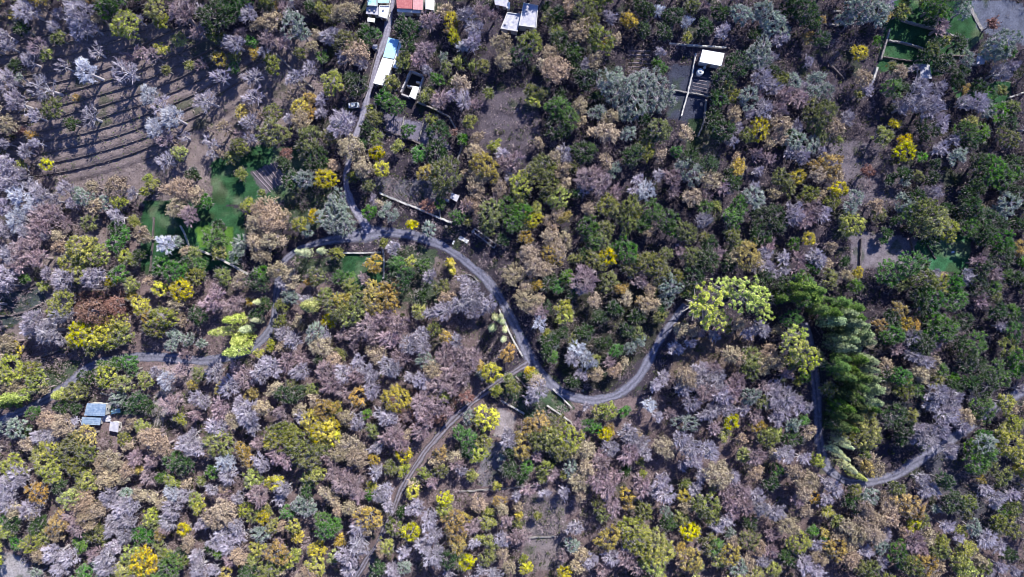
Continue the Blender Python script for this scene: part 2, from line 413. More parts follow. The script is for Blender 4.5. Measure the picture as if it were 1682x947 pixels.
# ------------------------------------------------------------------ dry stone walls
wstone = mat("pale_stone", (0.36, 0.35, 0.36), (0.62, 0.61, 0.59), 3.5, 0.9, 0.6, 5.0)
stone = mat("dry_stone", (0.16, 0.15, 0.155), (0.36, 0.34, 0.335), 3.5, 0.9, 0.6, 5.0)
dstone = mat("shade_toned_stone", (0.08, 0.07, 0.075), (0.20, 0.17, 0.175), 3.0, 0.95, 0.6, 5.0)  # the shade on the terrace risers is put into this dark stone colour
def wall_strip(px_pts, width, height, material, name, parent=None, seed=0, base=-0.4):
    ln = smooth_line([(p[0], p[1], 1) for p in px_pts], 0.7)[:, :2]
    d = np.gradient(ln, axis=0); d /= np.linalg.norm(d, axis=1)[:, None] + 1e-9
    nr = np.stack([-d[:, 1], d[:, 0]], 1); rs = np.random.RandomState(seed + 77); n = len(ln)
    w = width / 2 * (1 + rs.uniform(-0.25, 0.25, (4, n)))
    cen = ln + nr * rs.uniform(-0.06, 0.06, n)[:, None]
    zt = np.maximum(gh(ln[:, 0] + nr[:, 0] * 0.6, ln[:, 1] + nr[:, 1] * 0.6), gh(ln[:, 0] - nr[:, 0] * 0.6, ln[:, 1] - nr[:, 1] * 0.6))
    zl = np.minimum(gh(ln[:, 0] + nr[:, 0] * 1.0, ln[:, 1] + nr[:, 1] * 1.0), gh(ln[:, 0] - nr[:, 0] * 1.0, ln[:, 1] - nr[:, 1] * 1.0))
    top = zt + height + rs.uniform(-0.14, 0.10, (2, n))
    c = [np.column_stack([cen + nr * (w[0] * 1.15)[:, None], zl + base]), np.column_stack([cen + nr * w[1][:, None], top[0]]),
         np.column_stack([cen - nr * w[2][:, None], top[1]]), np.column_stack([cen - nr * (w[3] * 1.15)[:, None], zl + base])]
    V = np.stack(c, 1).reshape(-1, 3); ii = np.arange(n * 4).reshape(n, 4)
    F = []
    for k in range(3): F.append(np.stack([ii[:-1, k], ii[1:, k], ii[1:, k + 1], ii[:-1, k + 1]], -1))
    F.append(np.array([[0, 1, 2, 3], [n * 4 - 1, n * 4 - 2, n * 4 - 3, n * 4 - 4]]))
    m = MB(); m.add(V, np.concatenate(F).reshape(-1, 4), rs.uniform(0, 1, n * 4))
    return m.obj(name, material, parent)

def terr_line(k, x0, x1):
    """pixel polyline of terrace edge k: y where terr_t == k"""
    pts = []
    for x in np.arange(x0, x1 + 1, 12):
        d = x - 80
        pts.append((x, 150 - 0.15 * d - 0.0007 * d * d * (1 if d > 0 else 0.15) + 17 * (k - 0.04)))
    return pts
ORD = ["topmost", "second", "third", "fourth", "fifth", "sixth", "seventh", "eighth", "ninth", "tenth", "eleventh", "twelfth"]
tk = [(-4, 10, 300), (-3, 0, 440), (-2, 20, 260), (-1, 0, 500), (0, 0, 470), (1, 10, 500), (2, 0, 480), (3, 10, 470), (4, 0, 460), (5, 20, 400), (6, 10, 430), (7, 60, 340), (8, 40, 320)]
for i, (k, x0, x1) in enumerate(tk):
    o = wall_strip(terr_line(k, x0, x1), 0.34, 0.02, dstone, "terrace_wall", seed=i)
    tag(o, f"dark shade-toned terrace wall, {(ORD + ['thirteenth'])[i]} from the top on the bare terraced slope", "stone wall", "terrace walls on the bare slope")
WALLS = [
 ([(318,408),(350,420),(385,438),(407,450)], .55, .9, "pale stone wall slanting under the bright green meadow and big tan tree"),
 ([(563,415),(600,415),(626,414)], .45, .8, "short pale wall level beneath the widest part of the road"),
 ([(629,406),(631,430),(630,458)], .45, .8, "upright pale garden wall going down beside the green garden"),
 ([(624,317),(655,330),(690,344),(722,358),(742,366)], .6, 1.3, "long pale retaining wall slanting between lane and road bend"),
 ([(723,345),(724,360)], .4, .9, "tiny wall stub standing on top of the long retaining wall"),
 ([(820,508),(830,530),(842,556),(858,584)], .45, .9, "straight white roadside wall left of the road above the junction"),
 ([(822,656),(840,666),(861,678)], .45, .9, "pale wall above the small bare plot near the dirt track"),
 ([(847,617),(860,630),(874,643)], .4, .8, "short slanting wall inside the grassy triangle below the junction"),
 ([(898,664),(918,678),(938,692)], .4, .9, "lower slanting white wall right of the grassy triangle"),
 ([(938,692),(940,708)], .4, .8, "short wall turning down from the end of the slanting white wall"),
 ([(908,638),(924,653),(938,668)], .4, .9, "upper slanting white wall hugging the road right of the junction"),
 ([(1098,73),(1140,77),(1190,81)], .45, 1.0, "level grey wall just above the bright white flat roof"),
 ([(1141,90),(1136,120),(1128,155),(1118,192)], .45, 1.0, "long upright wall left of the white water tank"),
 ([(1100,148),(1130,153),(1162,160)], .45, .9, "level wall crossing the dark blue-grey vegetable plots"),
 ([(1158,165),(1155,200),(1145,225)], .45, .9, "upright wall closing the dark vegetable plots on the right"),
 ([(1461,48),(1456,70),(1450,95)], .5, 1.0, "upper pale boundary wall left of the dark green lawns"),
 ([(1444,108),(1440,124),(1434,140)], .55, 1.1, "bright lower end of the boundary wall left of the lawns"),
 ([(1481,33),(1515,42),(1545,50),(1590,66)], .5, 1.0, "highest pale wall crossing the dark green lawns"),
 ([(1460,65),(1490,70),(1518,78)], .45, .9, "middle pale wall crossing the dark green lawns"),
 ([(1454,91),(1480,95),(1502,98)], .35, .7, "lowest thin wall crossing the dark green lawns"),
 ([(1363,101),(1375,112),(1390,127)], .45, .9, "slanting dark wall below the small round golden tree"),
 ([(760,238),(754,256),(748,274)], .45, 1.0, "pale upright wall stub under the trees left of the orange tree"),
 ([(685,167),(712,178),(738,192)], .5, 1.1, "slanting wall below the roofless ruin"),
 ([(632,214),(665,226),(702,240)], .5, 1.2, "dark retaining wall under the small ploughed plot by the lane"),
 ([(664,190),(660,212)], .35, .7, "left low divider wall in the small ploughed plot by the lane"),
 ([(697,196),(688,228)], .35, .7, "right low divider wall in the small ploughed plot by the lane"),
 ([(738,192),(752,218)], .45, .9, "wall turning down from the slanting wall below the ruin"),
 ([(1411,392),(1410,436)], .4, .8, "thin pale wall on the left edge of the grey fallow field"),
 ([(1494,392),(1500,422)], .45, .9, "thin pale wall on the right edge of the grey fallow field"),
 ([(621,72),(611,110),(602,145),(597,160)], .4, 1.2, "thin white wall along the left side of the lane"),
 ([(763,450),(775,452),(786,462)], .35, .6, "short curved wall inside the road bend near the yellow bushes"),
 ([(251,356),(249,390),(244,445)], .35, .7, "thin upright wall across the dark green meadow on the left"),
 ([(294,370),(302,385),(308,403)], .35, .7, "small slanting wall just left of the bright green meadow"),
 ([(172,350),(171,400)], .35, .7, "thin upright wall at the left edge of the dark green meadow"),
 ([(-10,520),(35,513),(70,497)], .5, .7, "curved dark terrace edge at the left border above the bare tree"),
 ([(-10,480),(40,474),(80,452)], .5, .7, "upper curved dark terrace edge at the left border"),
 ([(42,597),(70,584),(105,572)], .5, .8, "slanting dark wall above the road in the lower left"),
 ([(755,803),(780,802),(806,800)], .4, .7, "pale level wall left of the grey clearing"),
 ([(815,801),(850,797),(882,793)], .4, .7, "pale level wall along the top of the grey clearing"),
 ([(860,880),(890,880),(917,878)], .4, .5, "low level wall crossing the grey clearing"),
 ([(1548,88),(1590,90)], .4, .8, "thin wall leading to the little blue-grey hut"),
 ([(458,92),(485,118),(515,145)], .5, .9, "slanting wall beside the dark ditch above the golden tree"),
 ([(391,124),(420,108),(454,94)], .5, .7, "dark wall rising to meet the slanting ditch wall"),
 ([(165,645),(205,652),(248,650)], .4, .8, "level wall above the blue-roofed shed"),
 ([(1663,158),(1690,148)], .45, .8, "bright wall stub at the right border near the lawns"),
 ([(1365,20),(1378,20)], .5, .7, "upper of two tiny wall stubs near the top"),
 ([(1360,40),(1378,42)], .5, .7, "lower of two tiny wall stubs near the top"),
 ([(1523,403),(1535,425)], .3, .5, "faint thin wall in the dark green field right of the fallow"),
 ([(1593,8),(1605,28),(1617,48)], 1.0, .25, "broad pale stone bank slanting at the top right"),
]
for i, (p, w, h, lab) in enumerate(WALLS):
    o = wall_strip(p, w, h, dstone if "dark" in lab.split()[:3] or "thin" in lab else wstone if "white" in lab or "bright" in lab or "pale" in lab.split()[:3] and i < 12 else stone, "stone_wall", seed=100 + i)
    tag(o, lab, "stone wall", "dry stone walls between the plots")

# ploughed furrows: ridges of soil, one strip each
fsoil = mat("ridged_soil", (0.13, 0.11, 0.13), (0.24, 0.21, 0.25), 4, 0.95, 0.5)
def furrows(poly_a, poly_b, n, label, w=0.7, h=0.22, m=fsoil):
    """n ridges interpolated between edge a and edge b (pixel segments)"""
    mm = MB()
    for k in range(n):
        t = (k + 0.5) / n
        p = [tuple(np.array(poly_a[i]) * (1 - t) + np.array(poly_b[i]) * t) for i in (0, 1)]
        q = smooth_line([(p[0][0], p[0][1], 1), ((p[0][0] + p[1][0]) / 2, (p[0][1] + p[1][1]) / 2, 1), (p[1][0], p[1][1], 1)], 0.8)[:, :2]
        d = q[-1] - q[0]; d /= np.linalg.norm(d); nr = np.array([-d[1], d[0]])
        rs = np.random.RandomState(k)
        z = gh(q[:, 0], q[:, 1])
        rows = [np.column_stack([q + nr * w / 2, z - .1]), np.column_stack([q + nr * rs.uniform(-.1, .1, len(q))[:, None], z + h + rs.uniform(-.06, .06, len(q))]), np.column_stack([q - nr * w / 2, z - .1])]
        V = np.stack(rows, 1).reshape(-1, 3); ii = np.arange(len(q) * 3).reshape(-1, 3)
        mm.add(V, np.concatenate([np.stack([ii[:-1, j], ii[1:, j], ii[1:, j + 1], ii[:-1, j + 1]], -1) for j in (0, 1)]))
    tag(mm.obj("furrows", m), label, kind="structure")
furrows([(408,282),(440,316)], [(450,262),(470,292)], 7, "ploughed purple-brown furrows in the green meadow")
furrows([(600,300),(625,318)], [(720,330),(722,352)], 18, "ploughed rows behind the long retaining wall", .5, .15)
furrows([(635,192),(632,212)], [(662,200),(660,222)], 8, "rows in the small plot by the lane", .45, .15)
furrows([(1031,80),(1068,80)], [(1031,120),(1068,120)], 6, "brown rows in the plot left of the white roof", .8, .2)
furrows([(1140,122),(1160,126)], [(1136,150),(1160,156)], 5, "rows in the plot under the water tank", .7, .15)
furrows([(262,642),(250,700)], [(274,642),(268,700)], 4, "pale straight ruts below the road on the left", .5, .12, mat("pale_soil", (0.22, 0.19, 0.2), (0.35, 0.31, 0.33), 3, .95, .4))
# ------------------------------------------------------------------ buildings and man-made things
m_plaster = mat("pale_plaster", (0.50, 0.49, 0.48), (0.66, 0.65, 0.63), 1.5, 0.9, 0.2)
m_white = mat("white_roof_coating", (0.80, 0.82, 0.84), (0.90, 0.92, 0.92), 0.9, 0.6, 0.15, 6)
m_blue = mat("blue_sheet", (0.38, 0.64, 0.86), (0.46, 0.72, 0.90), 0.9, 0.6, 0.1, 6, spec=0.2)
m_mblue = mat("muted_blue_sheet", (0.15, 0.23, 0.38), (0.33, 0.42, 0.55), 0.9, 0.7, 0.2, 6)
m_turq = mat("turquoise_sheet", (0.30, 0.58, 0.66), (0.50, 0.72, 0.76), 1.1, 0.5, 0.1, 6)
m_red = mat("red_sheet", (0.36, 0.10, 0.11), (0.50, 0.19, 0.19), 1.3, 0.6, 0.2, 6)
m_pink = mat("pink_sheet", (0.52, 0.27, 0.29), (0.64, 0.36, 0.36), 1.3, 0.6, 0.2, 6)
m_grey = mat("grey_concrete_roof", (0.36, 0.36, 0.42), (0.60, 0.60, 0.66), 1.2, 0.85, 0.3, 5, c3=(0.28, 0.30, 0.40), s3=0.5)
m_lil = mat("pale_lilac_roof", (0.38, 0.38, 0.46), (0.56, 0.55, 0.63), 1.0, 0.8, 0.3, 5)
m_block = mat("concrete_block_wall", (0.34, 0.33, 0.35), (0.52, 0.50, 0.52), 2.0, 0.9, 0.5, 6)
m_dark = mat("near_black", (0.03, 0.03, 0.035)); m_glass = mat("window_glass", (0.05, 0.06, 0.08), rough=0.1, spec=0.6)
m_wood = mat("weathered_wood", (0.16, 0.11, 0.08), (0.24, 0.18, 0.13), 5, 0.8, 0.3)
m_frame = mat("window_frame_paint", (0.62, 0.62, 0.62))
m_rust = mat("rusty_sheet", (0.22, 0.10, 0.06), (0.35, 0.18, 0.10), 3, 0.8, 0.3)

def shrink(poly, d):
    p = np.array(poly, float); c = p.mean(0); v = p - c
    l = np.linalg.norm(v, axis=1)[:, None]
    return c + v * (1 - d * 1.35 / l)

def side(mb_parent, p, q, zg, h, name_list, t=0.06):
    """door and windows along wall p->q (outward on the right-hand side). name_list: (kind, position 0..1, width, sill, height)"""
    p = np.array(p); q = np.array(q); L_ = np.linalg.norm(q - p); u = (q - p) / L_; n = np.array([u[1], -u[0]]); a = math.atan2(u[1], u[0])
    for kind, s, w, z0, hh in name_list:
        c = p + u * L_ * s + n * 0.02
        if kind == 'door':
            fr = MB().box(c[0], c[1], zg + z0 + hh / 2, w + .16, 0.10, hh + .1, a).obj("door", m_wood, mb_parent)
            k = c + n * 0.08 + u * w * 0.3
            MB().box(k[0], k[1], zg + 1.05, 0.12, 0.07, 0.05, a).obj("handle", m_frame, fr)
        else:
            fr = MB()
            for du, dz, ww, hz in ((0, hh / 2, w + .12, .08), (0, -hh / 2, w + .12, .08), (w / 2, 0, .08, hh - .09), (-w / 2, 0, .08, hh - .09), (0, 0, .05, hh - .09)):
                fr.box(c[0] + u[0] * du, c[1] + u[1] * du, zg + z0 + hh / 2 + dz, ww, 0.14, hz, a)
            f = fr.obj("window", m_frame, mb_parent)
            MB().box(c[0], c[1], zg + z0 + hh / 2, w - .08, 0.05, hh - .09, a).obj("pane", m_glass, f)
            s_ = c + n * 0.12
            MB().box(s_[0], s_[1], zg + z0 - .09, w + .25, 0.24, 0.07, a).obj("sill", m_plaster, f)

def corrug(poly, z, mb, pitch=0.55, hgt=0.05):
    """raised seams across a 4-sided roof, running from edge 0-1 to edge 3-2"""
    a, b_, c, d = [np.array(p, float) for p in poly]
    n = max(3, int(np.linalg.norm(b_ - a) / pitch))
    for k in range(1, n):
        t = k / n; p = a + (b_ - a) * t; q = d + (c - d) * t
        p, q = p + (q - p) * 0.02, q + (p - q) * 0.02
        w = q - p; l = np.linalg.norm(w); mid = (p + q) / 2
        mb.box(mid[0], mid[1], z + hgt / 2, l, 0.07, hgt, math.atan2(w[1], w[0]))

def building(name, label, cat, blocks, group=None):
    """blocks: dicts with roof polygon in pixels, height, roof material, extras"""
    cpx = np.mean([b['p'] for b in blocks[:1]][0], axis=0)
    x, y, z = ground_at(cpx[0], cpx[1], blocks[0]['h'])
    root = empty(name, (x, y, z)); tag(root, label, cat, group)
    off = np.array([x, y])
    for bi, b in enumerate(blocks):
        h = b['h']; pw = np.array([W(p[0], p[1], z + h) for p in b['p']]) - off
        wl = shrink(pw, b.get('over', 0.25))
        MB().prism(wl, -1.2, h - 0.16).obj("wall", b.get('wm', m_plaster), root)
        rf = MB().prism(pw, h - 0.157, h)
        if b.get('corr') is not None:
            k = b['corr']; corrug(list(pw[k:]) + list(pw[:k]), h, rf)
        ro = rf.obj("roof", b['m'], root)
        if b.get('parapet'):
            pm = MB(); n = len(pw); c = pw.mean(0)
            for i in range(n):
                p, q = pw[i], pw[(i + 1) % n]; v = q - p; l = np.linalg.norm(v); mid = (p + q) / 2; inn = (c - mid); inn /= np.linalg.norm(inn)
                mid = mid + inn * 0.13
                pm.box(mid[0], mid[1], h + 0.16, l - 0.54 * (i % 2), 0.22, 0.31, math.atan2(v[1], v[0]))
            pm.obj("parapet", b.get('pm', m_plaster), root)
        if b.get('vent'):
            for u, v in b['vent']:
                c = pw[0] + (pw[1] - pw[0]) * u + (pw[3] - pw[0]) * v
                MB().box(c[0], c[1], h + .22, .5, .5, .44).obj("vent", m_block, root)
        # openings on each wall, counter-clockwise walls
        a = sum(wl[i][0] * wl[(i + 1) % len(wl)][1] - wl[(i + 1) % len(wl)][0] * wl[i][1] for i in range(len(wl)))
        ww = wl if a > 0 else wl[::-1]
        for i in range(len(ww)):
            p, q = ww[i], ww[(i + 1) % len(ww)]; l = np.linalg.norm(q - p); nrm = np.array([(q - p)[1], -(q - p)[0]]) / l
            if l < 2.2: continue
            lst = []
            k = max(1, int(l / 3.2)); z0 = 0.95 if h > 2.4 else 0.7
            for j in range(k):
                s_ = (j + 0.5) / k
                if nrm[1] < -0.3 and j == k // 2: lst.append(('door', s_, .95, 0.0, min(2.05, h - .45)))
                else: lst.append(('window', s_, 1.0, z0, min(1.1, h - z0 - .35)))
            if h > 2: side(root, p, q, 0, h, lst)
    return root

building("flat_roofed_house", "long narrow house beside the lane, half blue sheet roof and half white roof", "house", [
  dict(p=[(638,61),(656,65),(647,96),(629,93)], h=3.2, m=m_blue, corr=0),
  dict(p=[(657,66),(661,67),(653,112),(645,110),(648,96)], h=3.0, m=m_white),
  dict(p=[(628,94),(647,98),(632,141),(613,136)], h=3.4, m=m_white)])
building("white_house", "small house with bright white flat roof standing alone above the dark plots", "house", [
  dict(p=[(1154,81),(1190,87),(1185,108),(1149,101)], h=3.3, m=m_white, over=.35)])
building("red_roofed_house", "house with dark red and pink sheet roof at the top edge", "house", [
  dict(p=[(650,-14),(678,-14),(677,14),(652,13)], h=4.0, m=m_red, corr=0),
  dict(p=[(679,-14),(696,-14),(694,16),(678,15)], h=3.9, m=m_pink, corr=0),
  dict(p=[(652,14.5),(691,17),(690,21),(652,18.5)], h=2.8, m=m_white, over=.1)])
building("white_outhouse", "narrow white-roofed outhouse right of the red roof at the top edge", "outhouse", [
  dict(p=[(699,-12),(714,-12),(712,16),(699,14)], h=3.0, m=m_white)])
building("turquoise_roofed_house", "house with turquoise roof and cluttered white terrace at the top edge", "house", [
  dict(p=[(604,-12),(620,-12),(620,10),(603,9)], h=3.6, m=m_turq, corr=0, parapet=True),
  dict(p=[(621,-12),(640,-12),(639,4),(621,4)], h=3.2, m=m_turq),
  dict(p=[(602,10.5),(622,11.5),(622,24),(601,22)], h=2.6, m=m_lil, vent=[(.3,.5),(.7,.6)]),
  dict(p=[(623,9),(641,9),(636,31),(622,27)], h=2.8, m=m_white, parapet=True, vent=[(.4,.4)])])
building("grey_roofed_house", "pair of pale grey flat roofs stepping down beside a bluish one", "house", [
  dict(p=[(860,4),(884,9),(881,46),(852,42)], h=4.2, m=m_lil, parapet=True, vent=[(.3,.3)]),
  dict(p=[(833,20),(856,23),(850,52),(822,47)], h=3.2, m=m_grey, parapet=True, vent=[(.2,.7)])])
building("lilac_roofed_shed", "pale lilac-white roofed outbuilding at the top edge left of the grey roofs", "shed", [
  dict(p=[(811,-10),(838,-10),(832,11),(813,7)], h=2.8, m=m_lil, corr=0), dict(p=[(832,3),(838,3),(837,14),(832,13)], h=2.4, m=m_white, over=.1)])
building("garden_shed", "tiny pale lilac shed hemmed in by trees above the retaining wall end", "shed", [
  dict(p=[(742,316),(755,321),(750,331),(739,325)], h=2.5, m=m_lil, corr=0), dict(p=[(732,325),(738,328),(737,332),(731,329)], h=1.9, m=m_grey, over=.1)])
building("hut", "little square blue-grey hut near the lawns at the top right", "hut", [
  dict(p=[(1605,91),(1618,91),(1617,105),(1604,105)], h=2.5, m=m_lil, corr=0)])
building("blue_roofed_shed", "broken blue sheet-roofed shed below the road at the lower left", "shed", [
  dict(p=[(143,662),(174,663),(172,683),(138,682)], h=2.9, m=m_mblue, corr=1),
  dict(p=[(135,684.5),(166,686),(164,698),(133,697)], h=2.3, m=m_mblue, corr=1),
  dict(p=[(181,692),(195,694),(194,710),(179,707)], h=2.2, m=m_lil, corr=0)])
building("stone_outhouse", "small rough grey roofed store above the pale bare tree by the lawns", "outhouse", [
  dict(p=[(1512,105),(1527,106),(1531,129),(1512,127)], h=2.2, m=m_grey)])
building("outhouse", "tiny white-roofed outhouse left of the lane above the blue-roofed house", "outhouse", [
  dict(p=[(612,72),(620,73),(619,80),(611,79)], h=2.1, m=m_lil, over=.1)])

# roofless ruin
x, y, z = ground_at(676, 138, 2.0); root = empty("roofless_ruin", (x, y, z))
tag(root, "roofless ruin of pale block walls with one white slab roof corner", "ruin")
def rp(px, py, h=2.4): a = W(px, py, z + h); return np.array([a[0] - x, a[1] - y])
def seg(p, q, h=2.4, t=.5, nm="wall", m=m_block, ext=0.0):
    a, b_ = rp(*p, h), rp(*q, h); v = b_ - a; l = np.linalg.norm(v); mid = (a + b_) / 2
    mm = MB(); n = max(2, int(l / 1.1)); rs = np.random.RandomState(int(l * 100))
    for k in range(n):
        c = a + v * (k + .5) / n; hh = h - rs.uniform(0, .5)
        mm.box(c[0], c[1], hh / 2 - .4, l / n - .003, t, hh + .8, math.atan2(v[1], v[0]))
    return mm.obj(nm, m, root)
for p, q in (((674,115),(658,150)), ((676,116),(694,123)), ((695,125),(687,151)), ((659,153),(672,158)), ((668,139),(679,142)), ((683,133),(691,135))): seg(p, q)
pts = [rp(679,141), rp(689,143), rp(682,163), rp(672,158)]
MB().prism(pts, 2.35, 2.6).obj("roof", m_white, root)
MB().prism(shrink(pts, .3), -.8, 2.347).obj("room_wall", m_plaster, root)
MB().prism([rp(674,117,0.1), rp(693,124,0.1), rp(681,158,0.1), rp(660,151,0.1)], -.6, .12).obj("floor_slab", m_dark, root)  # whole ruin floor coloured near-black

# low foundation with cells beside the road
x, y, z = ground_at(798, 402, .6); root = empty("ruined_foundation", (x, y, z)); tag(root, "row of low concrete foundation cells slanting above the road bend", "ruin")
for p, q in (((776,380),(793,392)), ((793,392),(811,407)), ((780,375),(797,387)), ((797,387),(815,401)), ((776,380),(780,375)), ((785,386),(789,381)), ((794,392),(798,387)), ((803,400),(807,395)), ((811,407),(815,401))): seg(p, q, .8, .4)

# white round water tank and small drum
def tank(px, py, r, h, label, m, lid=True):
    x, y, z = ground_at(px, py, h); root = empty("water_tank", (x, y, z)); tag(root, label, "water tank")
    MB().lathe(0, 0, [(0.01, -.3), (r, -.3), (r, .25 * h), (r * 1.03, .27 * h), (r, .3 * h), (r, .6 * h), (r * 1.03, .62 * h), (r, .65 * h), (r, .85 * h), (r * .8, h), (.01, h * 1.03)], 24).obj("tank_body", m, root, True)
    if lid: MB().lathe(0, 0, [(r * .4, h * .98), (r * .4, h * 1.08), (.01, h * 1.1)], 16).obj("lid", m_block, root, True)
m_tank = mat("white_tank_plastic", (0.72, 0.75, 0.74))
tank(1151, 117, 1.1, 1.7, "round white water tank below the bright white roof", m_tank)
tank(1158, 110, .45, .9, "small pale drum between the white roof and the round tank", m_tank, False)

def thingbox(name, label, cat, px, py, dx, dy, h, a, m, kind):
    x, y, z = ground_at(px, py, h / 2); root = empty(name, (x, y, z)); tag(root, label, cat); root.rotation_euler = (0, 0, a)
    return root
# two small white cars parked by the lane
def car(px, py, a, label, paint):
    x, y, z = ground_at(px, py, .8); root = empty("parked_car", (x, y, z + .05)); tag(root, label, "car"); root.rotation_euler = (0, 0, a)
    b_ = MB(); prof = [(-1.75, .45, .72), (-1.6, .42, .8), (-.95, .40, .85), (.95, .40, .85), (1.55, .42, .8), (1.75, .45, .7)]
    top = [.72, .86, .9, .92, .86, .70]
    V = []; 
    for (xx, zb, hw), zt in zip(prof, top):
        V += [(xx, -hw, .25), (xx, hw, .25), (xx, hw, zt), (xx, hw * .85, zt + .05), (xx, -hw * .85, zt + .05), (xx, -hw, zt)]
    F = [[i * 6 + k, (i + 1) * 6 + k, (i + 1) * 6 + (k + 1) % 6, i * 6 + (k + 1) % 6] for i in range(5) for k in range(6)]
    b_.add(V, F); b_.f.append(np.array([[0, 1, 2, 5], [2, 3, 4, 5], [35, 32, 31, 30], [35, 34, 33, 32]])); b_.obj("body", paint, root)
    c = MB().add([(-1.1, -.72, .93), (-1.1, .72, .93), (1.15, .72, .93), (1.15, -.72, .93), (-.75, -.6, 1.4), (-.75, .6, 1.4), (.5, .6, 1.42), (.5, -.6, 1.42)],
                 [[0, 1, 5, 4], [1, 2, 6, 5], [2, 3, 7, 6], [3, 0, 4, 7]])
    c.obj("window", m_glass, root)
    MB().prism([(-.78, -.62), (.53, -.62), (.53, .62), (-.78, .62)], 1.40, 1.46).obj("roof", paint, root)
    for sx in (-1.1, 1.1):
        for sy in (-.75, .75):
            w = MB(); v = []; f = []; n = 14
            for k in range(n):
                for yy in (-.1, .1): v.append((sx + .3 * math.cos(2 * math.pi * k / n), sy + yy, .28 + .3 * math.sin(2 * math.pi * k / n)))
            f = [[2 * k, 2 * ((k + 1) % n), 2 * ((k + 1) % n) + 1, 2 * k + 1] for k in range(n)]
            w.add(v, f).f.append(np.array([[2 * k + 1 for k in range(n)]])); w.f.append(np.array([[2 * k for k in range(n)][::-1]])); w.obj("wheel", m_dark, root)
m_paint = mat("white_car_paint", (0.80, 0.81, 0.83), rough=0.3, spec=0.5)
car(581, 172.5, math.radians(4), "white car parked left of the lane below the white-roofed house", m_paint)

# white canopy, tarpaulins, boulders
def canopy(px, py, w, d, h, a, label, m):
    x, y, z = ground_at(px, py, h); root = empty("canopy", (x, y, z)); tag(root, label, "canopy"); root.rotation_euler = (0, 0, a)
    n = 8; rs = np.random.RandomState(3); V = [((i / n - .5) * w, (j / n - .5) * d, h - .35 * ((i / n - .5) ** 2 + (j / n - .5) ** 2) + rs.uniform(-.05, .05)) for j in range(n + 1) for i in range(n + 1)]
    F = [[j * 9 + i, j * 9 + i + 1, j * 9 + i + 10, j * 9 + i + 9] for j in range(n) for i in range(n)]
    V2 = [(a_, b_, c_ - .04) for a_, b_, c_ in V]
    MB().add(V, F).add(V2, np.array(F)[:, ::-1]).obj("canopy_top", m, root, True)
    for sx in (-1, 1):
        for sy in (-1, 1): MB().lathe(sx * w * .46, sy * d * .46, [(.05, -.4), (.05, h - .2)], 8).obj("post", m_block, root)
canopy(609.5, 32, 2.4, 1.3, 2.2, math.radians(-8), "small white canopy in the garden below the turquoise house", m_white)
def tarp(px, py, w, d, a, label, m=m_white):
    x, y, z = ground_at(px, py, .3); rs = np.random.RandomState(int(px)); n = 10
    V = [((i / n - .5) * w * (1 + .1 * rs.uniform(-1, 1)), (j / n - .5) * d + .25 * w * math.sin(i / n * 2.2) * .3, .35 + .2 * math.cos(i * 1.3) * math.sin(j * 1.1) + rs.uniform(-.04, .04)) for j in range(n + 1) for i in range(n + 1)]
    F = [[j * 11 + i, j * 11 + i + 1, j * 11 + i + 12, j * 11 + i + 11] for j in range(n) for i in range(n)]
    V2 = [(p, q, r - .3) for p, q, r in V]
    o = MB().add(V, F).add(V2, np.array(F)[:, ::-1]).obj("tarpaulin", m, None, True); o.location = (x, y, z); o.rotation_euler = (0, 0, a); tag(o, label, "tarpaulin")
tarp(761, 394, 3.4, 1.2, math.radians(-32), "crumpled white sheet lying between the road bend and the foundation cells")
tarp(745, 398, 1.3, .5, math.radians(60), "small white scrap of sheet left of the crumpled white sheet")
tarp(665, 111, 1.4, .8, math.radians(-20), "small white sheet lying just above the roofless ruin")
tarp(777, 380, 0.9, .8, 0.3, "tiny pale sheet inside the topmost foundation cell")
tarp(1565, 414, 1.0, .6, 0.3, "tiny pale sheet lying in the dark green field")
tarp(190, 676, 3.0, 1.5, 0.1, "pale blue plastic sheet heaped right of the broken blue roof", m_turq)
tarp(172, 688, 3.6, 2.0, -.1, "grey-white plastic sheet below the broken blue roof", m_lil)

rng = np.random.RandomState(8)
def boulder(px, py, r, label):
    x, y, z = ground_at(px, py, 0); n = 9; m = 7
    prof = [(math.sin(math.pi * k / m) * r * (1 if 0 < k < m else 0.02), -math.cos(math.pi * k / m) * r * .7 + .25 * r) for k in range(m + 1)]
    mb = MB().lathe(0, 0, prof, n); mb.v[0] = mb.v[0] * (1 + rng.uniform(-.16, .16, (len(mb.v[0]), 1)))
    o = mb.obj("boulder", stone); o.location = (x, y, z); tag(o, label, "boulder", "pale boulders by the road")
boulder(893, 579, .5, "pale boulder right of the road just above the junction")
boulder(957, 641, .5, "pale boulder inside the road bend right of the junction")
boulder(617, 177, .5, "pale boulder just right of the lane, level with the white car")
boulder(733, 372, .6, "pale boulder between the retaining wall end and the road")
# ------------------------------------------------------------------ trees
def unit(v): return v / (np.linalg.norm(v, axis=-1, keepdims=True) + 1e-9)

